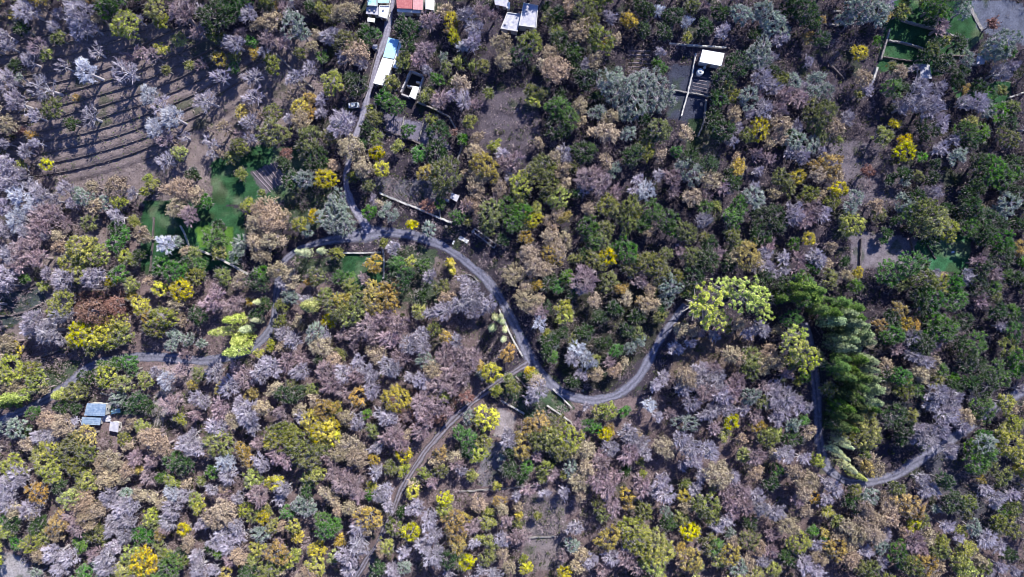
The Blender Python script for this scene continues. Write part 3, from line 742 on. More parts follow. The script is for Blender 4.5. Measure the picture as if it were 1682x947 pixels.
def prisms(mb, P0, P1, r0, r1, k=3, c=None):
    """tapered k-sided limbs from P0 to P1 (arrays)"""
    P0 = np.atleast_2d(P0); P1 = np.atleast_2d(P1); n = len(P0)
    r0 = np.broadcast_to(r0, n); r1 = np.broadcast_to(r1, n)
    d = unit(P1 - P0); ref = np.where(np.abs(d[:, 2:3]) > .9, [[1, 0, 0]], [[0, 0, 1]])
    u = unit(np.cross(d, ref)); w = np.cross(d, u)
    V = np.zeros((n, 2 * k, 3))
    for j in range(k):
        a = 2 * math.pi * j / k; o = math.cos(a) * u + math.sin(a) * w
        V[:, j] = P0 + o * r0[:, None]; V[:, k + j] = P1 + o * r1[:, None]
    base = (np.arange(n) * 2 * k)[:, None]
    F = np.concatenate([np.hstack([base + j, base + (j + 1) % k, base + k + (j + 1) % k, base + k + j]) for j in range(k)])
    t = None if c is None else np.repeat(c, 2 * k)
    mb.add(V.reshape(-1, 3), F, t)

def leaves(mb, C, out, size, rs, spread=0.9, c=None):
    """small folded leaf-clump faces at C facing roughly out"""
    n = len(C); nrm = unit(out + rs.normal(0, spread, (n, 3)))
    ref = rs.normal(0, 1, (n, 3)); u = unit(np.cross(nrm, ref)); w = np.cross(nrm, u)
    s = size * rs.uniform(.65, 1.35, (n, 1)); s2 = s * rs.uniform(.55, 1.0, (n, 1))
    V = np.stack([C - u * s * .5, C + w * s2 * .5 + nrm * s * .12, C + u * s * .5, C - w * s2 * .5 + nrm * s * .12], 1)
    F = np.arange(4 * n).reshape(n, 4)
    mb.add(V.reshape(-1, 3), F, np.repeat(c, 4))

def skeleton(rs, R, Ht, nl=7):
    """trunk and main limbs; returns trunk mesh builder and limb tips with their bases"""
    mb = MB(); lean = rs.normal(0, .03 * Ht, 2); zf = Ht * rs.uniform(.28, .38)
    a = np.array([0, 0, -.6]); b = np.array([lean[0] * .5, lean[1] * .5, zf]); c = np.array([lean[0], lean[1], Ht * .62])
    rt = .035 * Ht + .06
    prisms(mb, a, b, rt * 1.25, rt * .8, 7); prisms(mb, b, c, rt * .8, rt * .45, 6)
    ang0 = rs.uniform(0, 6.28); tips = []; mids = []
    for i in range(nl):
        t = (i % 3) / 3; st = b + (c - b) * t; an = ang0 + i * 2.4 + rs.uniform(-.3, .3); el = rs.uniform(.35, .75) + .25 * t
        ln = R * rs.uniform(.55, .75)
        m = st + np.array([math.cos(an) * math.cos(el), math.sin(an) * math.cos(el), math.sin(el)]) * ln * .55
        e = m + np.array([math.cos(an + rs.uniform(-.3, .3)) * math.cos(el * .8), math.sin(an + rs.uniform(-.3, .3)) * math.cos(el * .8), math.sin(el * .8)]) * ln * .6
        prisms(mb, st, m, rt * .45, rt * .3, 5); prisms(mb, m, e, rt * .3, rt * .14, 4)
        tips.append(e); mids.append(m)
    prisms(mb, c, c + np.array([0, 0, Ht * .22]), rt * .45, rt * .15, 4); tips.append(c + np.array([0, 0, Ht * .22])); mids.append(c)
    return mb, np.array(tips), np.array(mids)

def clump_points(rs, R, Ht, n, shell=.55, low=-.15, even=0.0):
    """clump centres over a lobed, uneven crown"""
    zc = Ht - R * .78
    nl = 4 + int(R > 3) * 2 + rs.randint(0, 2); la = rs.uniform(0, 6.28) + np.arange(nl) * 6.28 / nl * 1.0 + rs.uniform(-.3, .3, nl)
    lr = rs.uniform(.66, 1.16, nl) * (1 - even) + even * rs.uniform(.93, 1.05, nl)
    if R < 2.5: shell = min(shell, .2)
    d = unit(rs.normal(0, 1, (n * 4, 3))); d = d[d[:, 2] > low][:n]
    a = np.arctan2(d[:, 1], d[:, 0]); w = np.cos((a[:, None] - la[None]) * 1.0)
    k = w.argmax(1); ext = lr[k] * (0.74 + .3 * np.clip(w.max(1), 0, 1) ** 6)
    rr = R * ext * rs.uniform(shell, 1.0, len(d)) ** .6
    P = d * rr[:, None]; P[:, 2] *= .74
    return P + np.array([0, 0, zc]), d

def leafy(rs, R, Ht, n, nf, leaf, crad, mix=.5, shell=.55, low=-.15, even=0.0):
    tr, tips, mids = skeleton(rs, R, Ht)
    C, d = clump_points(rs, R, Ht, n, shell, low, even)
    cr = MB(); ct = np.clip(rs.normal(mix, .34, len(C)), 0, 1)
    k = nf; P = np.repeat(C, k, 0); D = np.repeat(d, k, 0)
    off = unit(rs.normal(0, 1, P.shape)); off = off * (crad * rs.uniform(.5, 1.1, (len(P), 1))); off[:, 2] = np.abs(off[:, 2]) * .8 - .1 * crad
    P = P + off
    leaves(cr, P, unit(off + D * .7 * crad + np.array([0, 0, .25])), leaf, rs, .55, np.clip(np.repeat(ct, k) + rs.normal(0, .14, len(P)), 0, 1))
    q = rs.randint(0, len(C), len(C) * 3); o_ = unit(d[q] + rs.normal(0, .5, (len(q), 3))); b0 = C[q]
    prisms(tr, b0, b0 + o_ * rs.uniform(.5, 1.05, (len(q), 1)), .06, .03, 3)
    # twigs joining limbs and clumps
    j = np.array([((tips - c) ** 2).sum(1).argmin() for c in C]); prisms(tr, tips[j], C, .045 + .006 * R, .02, 3)
    return tr, cr

def bare(rs, R, Ht, dens=1.0, thick=1.0, leaf=0, leafn=0):
    """leafless crown: ascending radial limbs ending in fans of pale twigs with gaps between"""
    tr, tips, mids = skeleton(rs, R, Ht, 9)
    cr = MB(); n = int((9 + 4.6 * R * R) * dens)
    C, d = clump_points(rs, R * .80, Ht - .12 * R, n, .30, -.02)
    src = np.concatenate([tips, mids]); j = np.array([((src - c) ** 2).sum(1).argmin() for c in C])
    S0 = src[j]; M = (S0 + C) / 2 + rs.normal(0, .12, C.shape) + np.array([0, 0, .06 * R])
    prisms(tr, S0, M, .085 * thick, .065 * thick, 3); prisms(tr, M, C, .065 * thick, .05 * thick, 3)
    ct = np.clip(rs.normal(.55, .3, len(C)), 0, 1)
    ctr = np.array([0, 0, Ht * .45]); dirn = unit(unit(C - ctr) * 1.0 + unit(C - M) * .35)
    k = 8; P = np.repeat(C, k, 0); D = unit(np.repeat(dirn, k, 0) + rs.normal(0, .36, (len(P), 3)))
    st = P - np.repeat(dirn, k, 0) * rs.uniform(.1, .7, (len(P), 1)); ln = rs.uniform(.6, 1.25, (len(P), 1)) * (.72 + .09 * R)
    E = st + D * ln; T = np.clip(np.repeat(ct, k) + rs.normal(0, .15, len(P)), 0, 1)
    prisms(cr, st, E, .062 * thick, .026 * thick, 3, T)
    kk = rs.randint(0, len(P), int(len(P) * .9)); s2 = st[kk] + (E - st)[kk] * rs.uniform(.3, .8, (len(kk), 1)); D2 = unit(D[kk] + rs.normal(0, .6, (len(kk), 3)))
    E2 = s2 + D2 * ln[kk] * .45; prisms(cr, s2, E2, .045 * thick, .022 * thick, 3, T[kk])
    if leafn:
        q = rs.randint(0, len(P), int(len(P) * leafn)); L_ = E[q] + rs.normal(0, .14, (len(q), 3))
        leaves(cr, L_, unit(D[q] + np.array([0, 0, .4])), leaf, rs, .7, np.clip(T[q] + .2, 0, 1))
    return tr, cr

def spindle(rs, Ht, R, n=150, nf=16, leaf=.3):
    """tall narrow poplar"""
    tr = MB(); prisms(tr, [0, 0, -.6], [0, 0, Ht * .5], .26, .15, 7); prisms(tr, [0, 0, Ht * .5], [0, 0, Ht * .97], .15, .03, 5)
    cr = MB(); z = Ht * (.14 + .86 * rs.uniform(0, 1, n) ** .85); prof = R * np.sin(np.clip((1.02 - z / Ht) * 1.5, 0.03, 1.57)) ** .8 * rs.uniform(.45, 1.1, n)
    a = rs.uniform(0, 6.28, n); C = np.stack([np.cos(a) * prof, np.sin(a) * prof, z], 1)
    S0 = C * np.array([.05, .05, 1]) - np.array([0, 0, .9]); prisms(tr, S0, C, .05, .02, 3)
    ct = np.clip(rs.normal(.5, .42, n), 0, 1); P = np.repeat(C, nf, 0) + rs.normal(0, 1, (n * nf, 3)) * np.array([.24, .24, .30])
    D = unit(np.repeat(np.stack([np.cos(a), np.sin(a), np.full(n, .6)], 1), nf, 0))
    leaves(cr, P, D, leaf, rs, .95, np.clip(np.repeat(ct, nf) + rs.normal(0, .2, len(P)), 0, 1))
    return tr, cr

BK = tint_mat("grey_bark", (0.22, 0.20, 0.20), (0.32, 0.30, 0.30), val=.2)
BKP = tint_mat("pale_bark", (0.36, 0.34, 0.38), (0.48, 0.45, 0.49), val=.15)
BKM = tint_mat("mauve_bark", (0.25, 0.205, 0.22), (0.36, 0.30, 0.32), val=.15)
# code: name, colour words, material colours a/b, style, noun
TYPES = {
 'G': ("bare_tree", "pale grey leafless", (0.21,0.185,0.23), (0.60,0.55,0.65), 'bare', BKP),
 'W': ("bleached_tree", "bleached white leafless", (0.40,0.41,0.50), (0.74,0.76,0.83), 'bare', BKP),
 'P': ("mauve_bare_tree", "mauve-brown leafless", (0.21,0.15,0.17), (0.55,0.42,0.46), 'bare', BKM),
 'T': ("dry_leaf_tree", "tan dry-leaved", (0.21,0.165,0.125), (0.60,0.49,0.36), 'sparse', BKM),
 'O': ("golden_tree", "golden brown", (0.26,0.18,0.05), (0.72,0.54,0.16), 'leafy', BK),
 'Y': ("yellow_tree", "bright yellow", (0.32,0.28,0.02), (0.88,0.78,0.06), 'leafy', BK),
 'L': ("lime_green_tree", "yellow-green", (0.15,0.19,0.035), (0.62,0.62,0.17), 'leafy', BK),
 'V': ("olive_green_tree", "olive green", (0.045,0.07,0.02), (0.35,0.37,0.11), 'leafy', BK),
 'D': ("dark_green_tree", "dark green", (0.016,0.042,0.018), (0.065,0.125,0.04), 'leafy', BK),
 'B': ("green_tree", "leafy green", (0.035,0.11,0.025), (0.16,0.33,0.06), 'leafy', BK),
 'S': ("silver_green_tree", "silvery grey-green", (0.12,0.17,0.14), (0.40,0.48,0.40), 'open', BKP),
 'R': ("russet_tree", "rusty red", (0.16,0.07,0.07), (0.40,0.24,0.20), 'sparse', BKM),
 'X': ("lime_clumped_tree", "bright lime-tipped", (0.22,0.30,0.04), (0.72,0.78,0.16), 'tuft', BK),
}
SIZES = {'s': 1.7, 'm': 2.9, 'l': 4.1, 'x': 5.0}
PROTO = {}
for ti, (c, (nm, words_, ca_, cb_, style, bark)) in enumerate(TYPES.items()):
    fm = tint_mat(nm + "_foliage", ca_, cb_, trans=0.0 if style == 'bare' else .22, val=.2)
    for si, (sz, R) in enumerate(SIZES.items()):
        for v in range(3 if sz in 'ml' else 2):
            rs = np.random.RandomState(1000 + ti * 40 + si * 5 + v)
            Ht = R * (1.75 if R > 2 else 1.6) + 1.6
            if style == 'bare': t_, c_ = bare(rs, R, Ht, 1.0, 1.0)
            elif style == 'sparse': t_, c_ = bare(rs, R, Ht, 1.0, .9, leaf=.36, leafn=1.5)
            elif style == 'open': t_, c_ = leafy(rs, R, Ht, int(10 + 5.0 * R * R), 22, .34, .42, shell=.6)
            elif style == 'tuft': t_, c_ = leafy(rs, R, Ht + 5, int(8 + 3.8 * R * R), 26, .36, .42, shell=.5, mix=.75, low=.05)
            else: t_, c_ = leafy(rs, R, Ht, int(14 + 6.0 * R * R), 26, .31, .46, even=.75 if c == 'Y' else .15)
            PROTO[c, sz, v] = (t_.mesh(nm + "_trunk", bark, True), c_.mesh(nm + "_crown", fm), R, Ht)
            if c in 'GPT':
                rs = np.random.RandomState(3000 + ti * 40 + si * 5 + v)
                t_, c_ = bare(rs, R, Ht, .42, .85, leaf=.3, leafn=.5 if c == 'T' else 0)
                PROTO[c + 'w', sz, v] = (t_.mesh(nm + "_trunk", bark, True), c_.mesh(nm + "_crown", fm), R, Ht)

POP = {}
for k, (nm, ca_, cb_) in enumerate([("lime", (0.22,0.28,0.05), (0.68,0.70,0.24)), ("green", (0.035,0.085,0.02), (0.20,0.31,0.08)), ("pale", (0.09,0.14,0.07), (0.44,0.52,0.28)), ("dark", (0.03,0.06,0.025), (0.12,0.18,0.06)), ("cream", (0.34,0.40,0.20), (0.80,0.82,0.52)), ("yellow", (0.5,0.46,0.08), (0.88,0.84,0.30))]):
    fm = tint_mat("poplar_foliage_" + nm, ca_, cb_, trans=.2)
    for v in range(2):
        rs = np.random.RandomState(500 + k * 3 + v); t_, c_ = spindle(rs, 20.0, 1.7)
        POP[nm, v] = (t_.mesh("poplar_trunk", BK, True), c_.mesh("poplar_crown", fm))

TREE_DATA = """@0 0
G17 6 9;T27 5 6;G50 8 9;G38 9 5;O10 8 4;B68 3 7;L80 16 9;G90 13 4;L102 6 7;L104 14 5;P117 8 10;G130 6 6;L117 26 4.5;L105 32 4;D14 18 6;G50 17 8;V37 24 5;G3 22 5;G5 30 6;P22 30 8;G18 39 6;L29 35 4;D9 42 5;G5 52 8;G28 56 9;S12 50 4;W56 46 10;G62 33 6;G80 46 9;P82 38 6;P98 35 7;P90 33 5;V108 45 4;V123 42 4;G10 66 8;V32 69 7;T5 79 7;O21 88 4;R13 85 4;G57 75 8;W97 62 7;W112 76 9;G104 68 7;W100 82 9;P105 90 7;G130 65 7;G22 75 6;G40 42 6;G2 92 5;T116 94 5;G22 92 5;O50 63 3;P130 40 5;D46 80 5;P38 82 6;G75 57 5;G73 6 4;P128 20 6;G35 17 5;T63 10 5;G60 18 5;G118 88 6;P70 90 6
@340 0
D5 10 10;D15 5 8;B20 3 5;G27 9 7;T32 17 5;T40 14 8;V38 3 5;O44 4 4;P50 5 5;G54 2 4;S56 14 9;S62 22 6;L73 4 5;V78 8 6;D67 5 4;T90 8 9;T97 4 5;V4 22 5;V9 24 4;G18 27 8;G12 27 5;P22 20 5;B29 26 4;O31 34 4;P40 25 7;G38 33 6;P50 27 6;O8 38 5;V18 36 5;B17 43 5;G8 50 8;G29 50 8;V60 34 5;T72 23 5;G80 22 7;V90 26 9;T95 33 9;G100 40 7;G90 35 7;B75 37 4;G66 44 7;T68 30 5;V42 41 6;G56 50 7;T60 56 6;L81 53 7;D97 56 7;R89 58 5;D93 50 5;G30 62 8;G1 65 8;T54 60 5;Y60 69 7;O67 63 5;O67 71 5;T62 79 8;G74 65 6;G74 73 6;G53 76 6;O22 73 5;G27 79 8;T32 74 5;V42 73 7;V42 86 9;T10 82 7;T1 84 4;P20 87 5;G28 89 6;G3 92 6;G90 78 10;V65 89 8;V79 88 5;T96 88 9;B114 64 6;B122 67 7;V108 76 6;D104 83 5;V110 90 6;O110 94 4;L123 94 4;B130 84 5;V120 55 6;V128 39 6;D130 30 6;D130 14 8;D127 22 5;B110 22 5;D104 18 6;D103 28 5;V20 94 6;D107 12 4;V103 71 4;D98 92 4
@680 0
T18 6 6;P10 14 8;Y24 12 5;Y26 23 5;O24 18 4;G33 8 8;G40 17 8;P45 8 8;P52 10 5;G38 27 7;W31 30 5;P7 32 8;P3 40 6;T58 25 8;V76 27 8;D70 35 7;T58 38 7;S19 38 4;V21 44 5;V29 41 4;V38 43 4;L44 42 5;G8 45 5;B15 51 5;V25 52 4;T31 54 7;G24 62 6;P16 64 7;G33 64 7;P40 67 5;V10 58 4;V7 63 4;V48 60 4;T88 35 7;T92 47 9;T84 42 6;V89 12 6;V92 20 5;D94 8 6;T100 5 6;V110 6 7;V118 3 6;V114 14 7;T108 20 8;V120 25 10;O125 28 5;T118 38 6;T130 25 5;G127 12 6;G111 42 5;D104 33 6;D112 50 7;D94 26 7;D104 43 5;V77 59 5;V84 60 5;L78 66 5;L36 79 5;B94 70 8;B100 76 7;D93 82 7;T107 68 7;T108 78 5;S124 54 9;S131 62 7;S130 50 6;S120 73 6;T128 75 7;T125 85 8;T115 85 4;D118 62 4;D95 61 5;T80 92 5;T40 89 5;B32 90 4;V12 79 5;D15 86 7;R24 86 4;L53 93 4;V2 58 4;P110 28 4;D85 5 4
@1020 0
O6 12 6;W24 7 5;D15 5 7;D35 10 7;V47 3 6;P54 3 4;W43 14 5;V43 24 4;D55 17 6;G66 19 6;S79 8 8;D64 8 6;S92 7 8;S98 14 10;D108 6 6;S105 20 6;D88 22 5;S92 30 8;G103 25 6;S88 38 8;G98 38 5;D120 5 9;D125 14 6;O121 24 4;D130 26 6;G26 34 5;B22 40 5;B26 44 5;S14 52 9;S5 55 9;S25 55 8;S22 64 8;S10 66 9;S31 64 6;S3 72 6;S4 86 6;D15 76 6;V26 84 9;D18 87 6;V16 93 5;T42 87 6;P37 88 4;V70 58 6;B64 63 6;V74 63 5;D62 60 5;S83 63 7;T73 73 7;G76 82 6;D66 50 7;D70 38 5;D78 42 8;D60 75 6;D65 84 8;G90 52 7;V103 51 6;G97 56 7;P106 62 7;G92 70 8;G83 74 5;P103 71 7;S113 52 6;G117 56 5;S128 51 6;S125 60 6;P116 64 7;Y89 83 7;V82 87 5;O96 80 3.5;T105 80 8;T106 90 6;T96 92 5;V124 71 8;V128 81 8;S115 92 7;G114 82 6;D112 88 5;S126 92 6;G122 40 5;G72 90 6;P88 60 5;D100 46 5;D15 18 6;D28 20 6
@1342 0
D5 25 8;O4 13 3;S28 5 10;S40 8 9;G46 3 6;O45 11 4;S20 12 6;V57 2 4;B77 4 8;B83 9 6;S96 6 7;D75 12 5;P80 18 6;R114 16 4;S122 28 10;V124 32 6;S115 33 7;V75 32 5;D84 42 7;D70 36 5;V84 26 4;Y27 34 5;V39 26 3;T54 47 7;V50 56 8;V57 59 6;G70 46 4;G68 58 9;G80 56 6;G75 68 9;G62 66 8;G80 80 8;G72 82 8;G55 70 6;T31 50 7;G33 58 6;V27 61 4;S3 50 5;S6 58 6;V5 72 9;T12 82 8;V4 87 6;V12 90 4;G20 76 6;L42 87 6;Y50 80 4;Y57 91 5;D92 52 6;O95 58 4;D105 56 6;B110 60 5;V120 59 4;G97 66 7;G105 67 7;S110 70 6;V119 73 6;V127 69 5;D125 80 7;V97 84 7;L99 80 5;T107 85 6;V100 91 6;V124 89 7;G88 90 6;G120 46 8;G127 43 5;S97 38 6;D94 46 5
@0 240
G15 3 6;G5 12 7;Y30 12 5;V14 12 4;G5 22 9;G14 18 6;G20 25 6;G42 27 7;W12 32 8;G25 30 8;W22 38 8;S50 31 5;S55 33 7;T60 26 6;T74 25 8;O72 23 5;L77 36 5;T62 38 6;S65 37 6;G86 30 4;V93 29 4;L96 21 4;L100 24 4;L116 3 5;G106 10 8;P108 17 6;T118 27 9;T125 33 7;T110 28 6;P122 46 8;T115 38 7;D125 18 6;B133 36 5;G2 38 7;W10 48 9;G3 55 7;G15 54 7;P26 42 8;P34 45 8;P25 52 7;P22 60 7;P42 50 6;G28 57 6;T38 59 6;V58 51 6;T40 66 6;L52 66 10;L60 70 8;L45 75 8;L52 80 7;G5 70 8;P15 66 8;P12 76 8;P24 72 7;B16 85 4;G3 82 8;G4 90 6;G30 82 6;G41 86 8;G60 85 9;B80 57 5;B76 62 6;D74 52 6;G76 45 7;L86 49 4;T90 56 6;T94 60 5;L81 72 5;B76 83 6;Y73 87 4;L84 89 5;V86 73 5;D90 70 5;W108 65 8;S113 62 5;V125 70 5;T120 68 5;B105 78 6;B113 82 7;D120 78 6;B128 76 5;T97 87 5;Y103 92 5;Y117 93 7;V127 84 6;L28 91 3;G45 37 6;G35 35 6
@340 240
G3 5 5;T9 4 5;V15 6 4;V22 2 5;L22 18 4;V63 1 6;R52 5 5;D70 8 8;T82 12 5;B75 12 5;Y77 21 7;S64 22 7;V55 32 3;V35 30 3;D50 12 6;D55 22 6;Y110 4 5;Y112 15 6;T100 6 6;T98 16 8;V105 25 5;V93 18 4;L26 39 5;T38 42 9;T33 50 9;T42 50 9;T48 46 7;T30 60 8;T40 62 8;S22 62 6;S20 70 6;T47 62 6;T35 70 7;S84 36 9;S80 44 8;S90 42 7;S88 52 7;S82 52 7;Y70 46 5;L59 51 6;S65 54 5;B104 44 5;S120 45 5;S117 39 4;S113 45 3;Y133 51 4;B5 60 8;L6 67 6;D8 52 5;V83 69 4;V71 84 7;O67 88 4;T47 79 8;T54 86 8;G50 90 6;B36 82 6;D32 88 7;V10 84 6;T20 88 6;P5 92 5;O107 77 6;P102 86 6;B93 84 4;B85 85 5;V93 92 6;O108 93 7;O118 92 7;B123 76 7;G120 66 6;V115 63 4;D125 85 8;L132 76 5;G108 34 4;T112 38 3
@680 240
B3 5 6;D15 5 8;T40 3 7;L53 1 3;O8 17 7;V20 18 10;V20 26 6;O46 12 9;T42 20 8;T34 18 5;P60 10 8;P66 8 7;G58 5 6;G62 20 5;T38 28 7;T55 28 7;P52 34 6;T38 37 7;P32 36 6;V83 13 8;V77 18 7;V90 15 6;V88 24 7;T92 8 6;G98 5 7;T96 15 7;V103 14 5;T98 24 6;L68 24 7;D70 33 5;V68 36 6;B60 40 7;B70 42 7;V50 43 8;B65 50 7;D73 50 6;Y77 47 6;L80 41 5;V86 32 5;L94 34 7;D104 30 5;P112 22 9;P122 25 9;P118 18 7;G109 28 5;P130 30 6;T125 10 6;S131 15 5;D110 3 8;T112 40 7;V125 38 7;V132 42 6;B114 52 7;B116 62 6;V124 52 6;V122 60 7;Y125 71 6;V118 74 7;D110 70 5;B130 68 5;T92 44 6;T86 47 5;T90 52 5;O98 46 5;O72 60 6;T88 60 8;T98 60 6;T75 68 8;T78 76 9;O90 70 7;T95 68 8;T86 79 6;V105 73 5;T64 85 7;B17 37 4;R9 38 5;B28 46 6;V34 48 4;V47 53 6;S10 54 5;Y23 75 3;Y25 81 2.5;B5 77 6;G10 83 6;V18 91 6;G32 86 5;G36 91 8;B100 85 6;B93 91 5;P112 86 10;G108 92 6;T73 92 6;O78 90 5;V127 88 6;O132 92 5;D88 88 6;D58 60 5
@1020 240
D8 6 7;V17 3 6;T25 5 5;B36 4 5;D45 8 7;D58 12 7;O76 14 6;T74 8 4;D70 18 5;P88 5 6;P96 8 6;G110 3 6;G118 6 7;G89 16 5;V104 20 7;Y115 20 5;S100 23 3;O126 14 6;T128 20 7;Y130 8 3;G10 22 6;W16 28 8;G24 18 5;P33 20 7;P35 30 5;G10 30 6;S45 17 8;S41 12 5;T56 21 7;T47 32 8;P55 32 6;P65 27 6;D72 24 6;G87 26 5;S88 33 8;T101 31 5;V108 27 5;V122 31 6;T117 34 5;V7 39 7;L11 44 4;B20 42 7;B15 50 6;B30 48 8;B33 55 6;V43 55 7;V4 50 7;T18 56 5;B55 39 5;V60 38 4;G54 48 7;B76 37 6;B73 45 7;V54 58 5;V72 57 6;D90 45 7;D100 45 8;D92 55 7;D103 52 6;V75 62 5;G113 45 8;P120 47 8;P125 41 8;G130 45 6;B112 62 5;Y122 60 5;P96 64 6;O82 70 9;T73 72 6;L85 63 4;T90 78 6;G95 78 8;G93 70 6;G98 84 6;G105 72 6;P115 73 6;G128 72 8;P116 80 6;G106 80 5;B125 79 5;V118 86 6;D57 63 6;P62 68 6;P40 68 6;V29 69 5;V47 73 8;D55 75 8;V18 75 9;B5 68 8;V25 80 7;V5 80 6;P12 86 7;O2 92 4;T18 92 6;V37 84 6;S32 90 7;V42 92 5;D108 92 9;B118 93 9
@1342 240
G3 4 5;Y57 4 7;O10 12 8;O3 15 5;T12 18 6;R33 17 6;Y14 28 6;V10 36 5;T2 32 4;G4 42 6;S26 34 6;S22 41 5;T38 38 6;V40 43 5;L23 51 8;V20 48 5;V50 48 4;V44 56 4;B43 61 3;T9 64 6;V47 21 4;S57 23 4;P57 17 5;V66 20 5;V75 21 6;B68 8 4;D77 12 5;S92 6 6;G80 2 6;B113 14 9;D108 12 8;B120 20 8;D128 10 6;B128 18 6;D104 26 7;V100 28 6;G75 30 7;G70 33 5;S58 38 7;V65 34 6;V60 44 7;V70 42 9;L76 48 9;V68 52 8;L84 52 8;V74 58 6;V84 40 5;T89 41 4;V98 34 7;V102 40 8;O106 40 3;D95 48 6;B100 52 7;S125 38 8;S118 42 6;D128 30 7;V112 48 8;V118 52 7;V110 58 8;V120 60 8;D130 50 6;P106 75 7;G108 79 8;G98 84 6;P113 82 7;T82 84 5;G76 84 5;O130 66 5;V125 66 6;B133 74 4;D120 72 7;B124 84 5;D130 86 6;B60 76 8;V68 78 6;B48 83 8;V55 89 5;V71 88 8;L78 90 7;B88 91 8;T105 90 7;V115 92 6;Y26 82 4;V8 85 6;T18 84 5;T5 76 5;G25 90 6;V18 75 4
@0 480
L38 7 9;G40 14 8;G22 18 9;G18 23 8;G30 25 9;G38 30 6;Y56 20 6;Y52 27 8;Y62 28 8;Y68 20 6;L76 20 7;L78 28 7;Y47 31 6;V60 35 6;L72 32 6;R60 12 10;R73 8 7;O85 2 4;Y91 9 6;O97 16 6;V100 23 7;L105 15 8;T115 10 6;T118 18 5;D128 15 7;S113 29 6;S110 34 5;S122 31 5;S131 33 4;T5 32 8;Y9 37 6;T2 40 6;L6 51 9;T8 60 8;V20 50 6;L22 58 7;T28 62 5;L47 65 7;V52 61 6;D56 55 6;D40 74 6;D50 76 5;B66 47 5;B75 46 6;B83 45 6;B86 50 5;L68 56 7;L80 60 7;L93 57 6;T75 62 5;G100 52 6;W107 57 8;P118 50 6;V129 53 5;O124 60 5;G130 70 8;P112 72 8;L116 82 4;P127 80 6;B22 77 5;T30 83 8;T40 88 8;G33 92 7;G48 84 6;S8 87 7;D15 90 5;O57 90 7;D88 72 8;D95 74 6;S76 68 6;L92 86 5;T85 84 5;T100 92 6;G125 92 6;L50 94 5;P120 40 5
@340 480
P5 5 8;P18 6 8;T7 9 5;O27 6 3;D33 14 6;D38 8 5;V48 9 5;S54 3 6;G65 5 6;Y80 18 6;V86 10 10;L95 14 8;O88 5 8;O107 7 10;O116 4 8;V98 8 8;V78 3 6;V47 18 5;T60 18 4;G48 26 7;G55 30 8;S70 26 7;G76 28 6;T73 35 7;V86 39 4;P88 27 6;P95 25 7;P105 22 9;P115 17 8;P125 22 8;P108 30 7;P95 35 5;P118 30 8;G130 35 8;P127 42 7;T106 38 6;T112 42 7;G98 45 6;P62 42 6;G60 50 7;D73 44 5;T82 43 6;P75 52 9;G88 52 8;P98 54 7;G105 52 8;G118 50 9;P80 60 8;P88 64 6;G106 64 7;L41 34 4;L34 40 3;T50 35 6;G40 48 9;P52 45 7;G35 52 8;G5 52 8;G15 60 8;P25 55 8;P20 48 6;O30 66 5;O8 64 5;P8 75 8;V55 59 5;T45 62 6;T35 75 7;G25 80 9;T17 82 7;P15 88 6;G5 88 8;G30 88 6;G22 72 7;D50 66 7;D58 66 7;V68 64 5;T70 70 6;O76 76 7;L82 77 5;O97 68 6;Y123 69 9;B104 78 4;Y67 83 7;Y75 90 8;Y80 86 6;V47 91 8;V55 92 7;G62 80 6;P48 77 6;T60 76 5;T90 82 7;G97 85 7;V107 90 5;G118 83 8;P122 88 7;G113 78 6;P130 80 5;T130 92 5;G131 55 5;L8 93 5;P45 40 4
@680 480
D5 3 6;T19 3 6;G20 12 7;G30 8 8;G38 5 9;G48 8 8;G38 13 7;G10 13 5;L3 13 5;V13 23 5;O19 29 6;G4 27 7;G5 34 7;G27 32 6;P22 35 6;P30 40 7;P20 42 8;P38 43 7;P25 48 8;P33 53 7;S8 46 7;T12 52 7;P18 58 8;G4 57 7;P8 62 7;P25 62 6;L20 67 5;T14 66 5;P5 72 8;P15 74 8;P8 82 8;P4 90 7;P22 78 5;R36 68 4;Y50 51 6;O44 48 4;S43 53 4;O60 40 6;V63 53 4;V64 61 5;L54 65 4;Y46 82 8;S34 80 5;B30 90 5;L79 51 4;T84 57 6;G82 63 8;G76 68 6;V92 86 7;O82 86 8;O75 86 6;L88 92 7;T72 5 8;T80 3 6;P83 12 6;T77 10 6;W82 20 6;V86 27 4;L97 10 6;L97 15 6;T116 6 6;V103 31 5;W107 37 8;G103 43 7;W112 45 8;L117 46 5;T119 53 6;P126 45 5;T129 52 6;G108 53 6;D103 58 5;B131 38 5;D124 33 5;S92 33 4;L120 79 5;L127 78 6;O126 90 5;B112 86 5;B118 88 4;P106 86 5;G112 74 4;G60 91 5;B90 42 5;D86 37 5
@1020 480
T3 3 6;O12 6 5;T17 8 7;S30 3 6;D25 12 5;V25 16 5;V10 27 5;S5 36 5;S12 32 5;T2 45 4;T38 24 6;T47 25 5;V70 24 4;G60 28 5;G83 26 6;G92 24 7;T102 24 5;B112 18 7;V108 45 6;V125 50 7;B123 55 5;L114 58 3;T70 40 8;T78 42 6;V84 42 8;V85 48 9;T92 48 8;T96 40 7;T102 46 6;P108 52 6;G45 34 5;G35 36 6;T42 55 9;G40 62 8;G50 58 9;P55 65 9;G62 58 8;G65 66 9;P72 64 8;G60 75 8;G68 75 7;G52 50 8;P60 50 7;P75 58 7;G28 55 6;G22 60 6;G45 72 7;S84 67 7;V92 72 5;G80 76 6;P88 80 6;G100 70 8;G108 66 8;G105 76 7;G115 72 7;G100 62 6;P93 60 6;G125 75 5;W18 72 6;G24 80 6;P32 78 5;S42 85 7;G53 80 6;P60 88 6;Y72 84 6;L67 92 4;O91 87 5;G100 82 6;S112 86 6;B118 83 4;T122 90 5;L100 93 5;G5 88 6;T10 92 5;B3 77 4
@1342 480
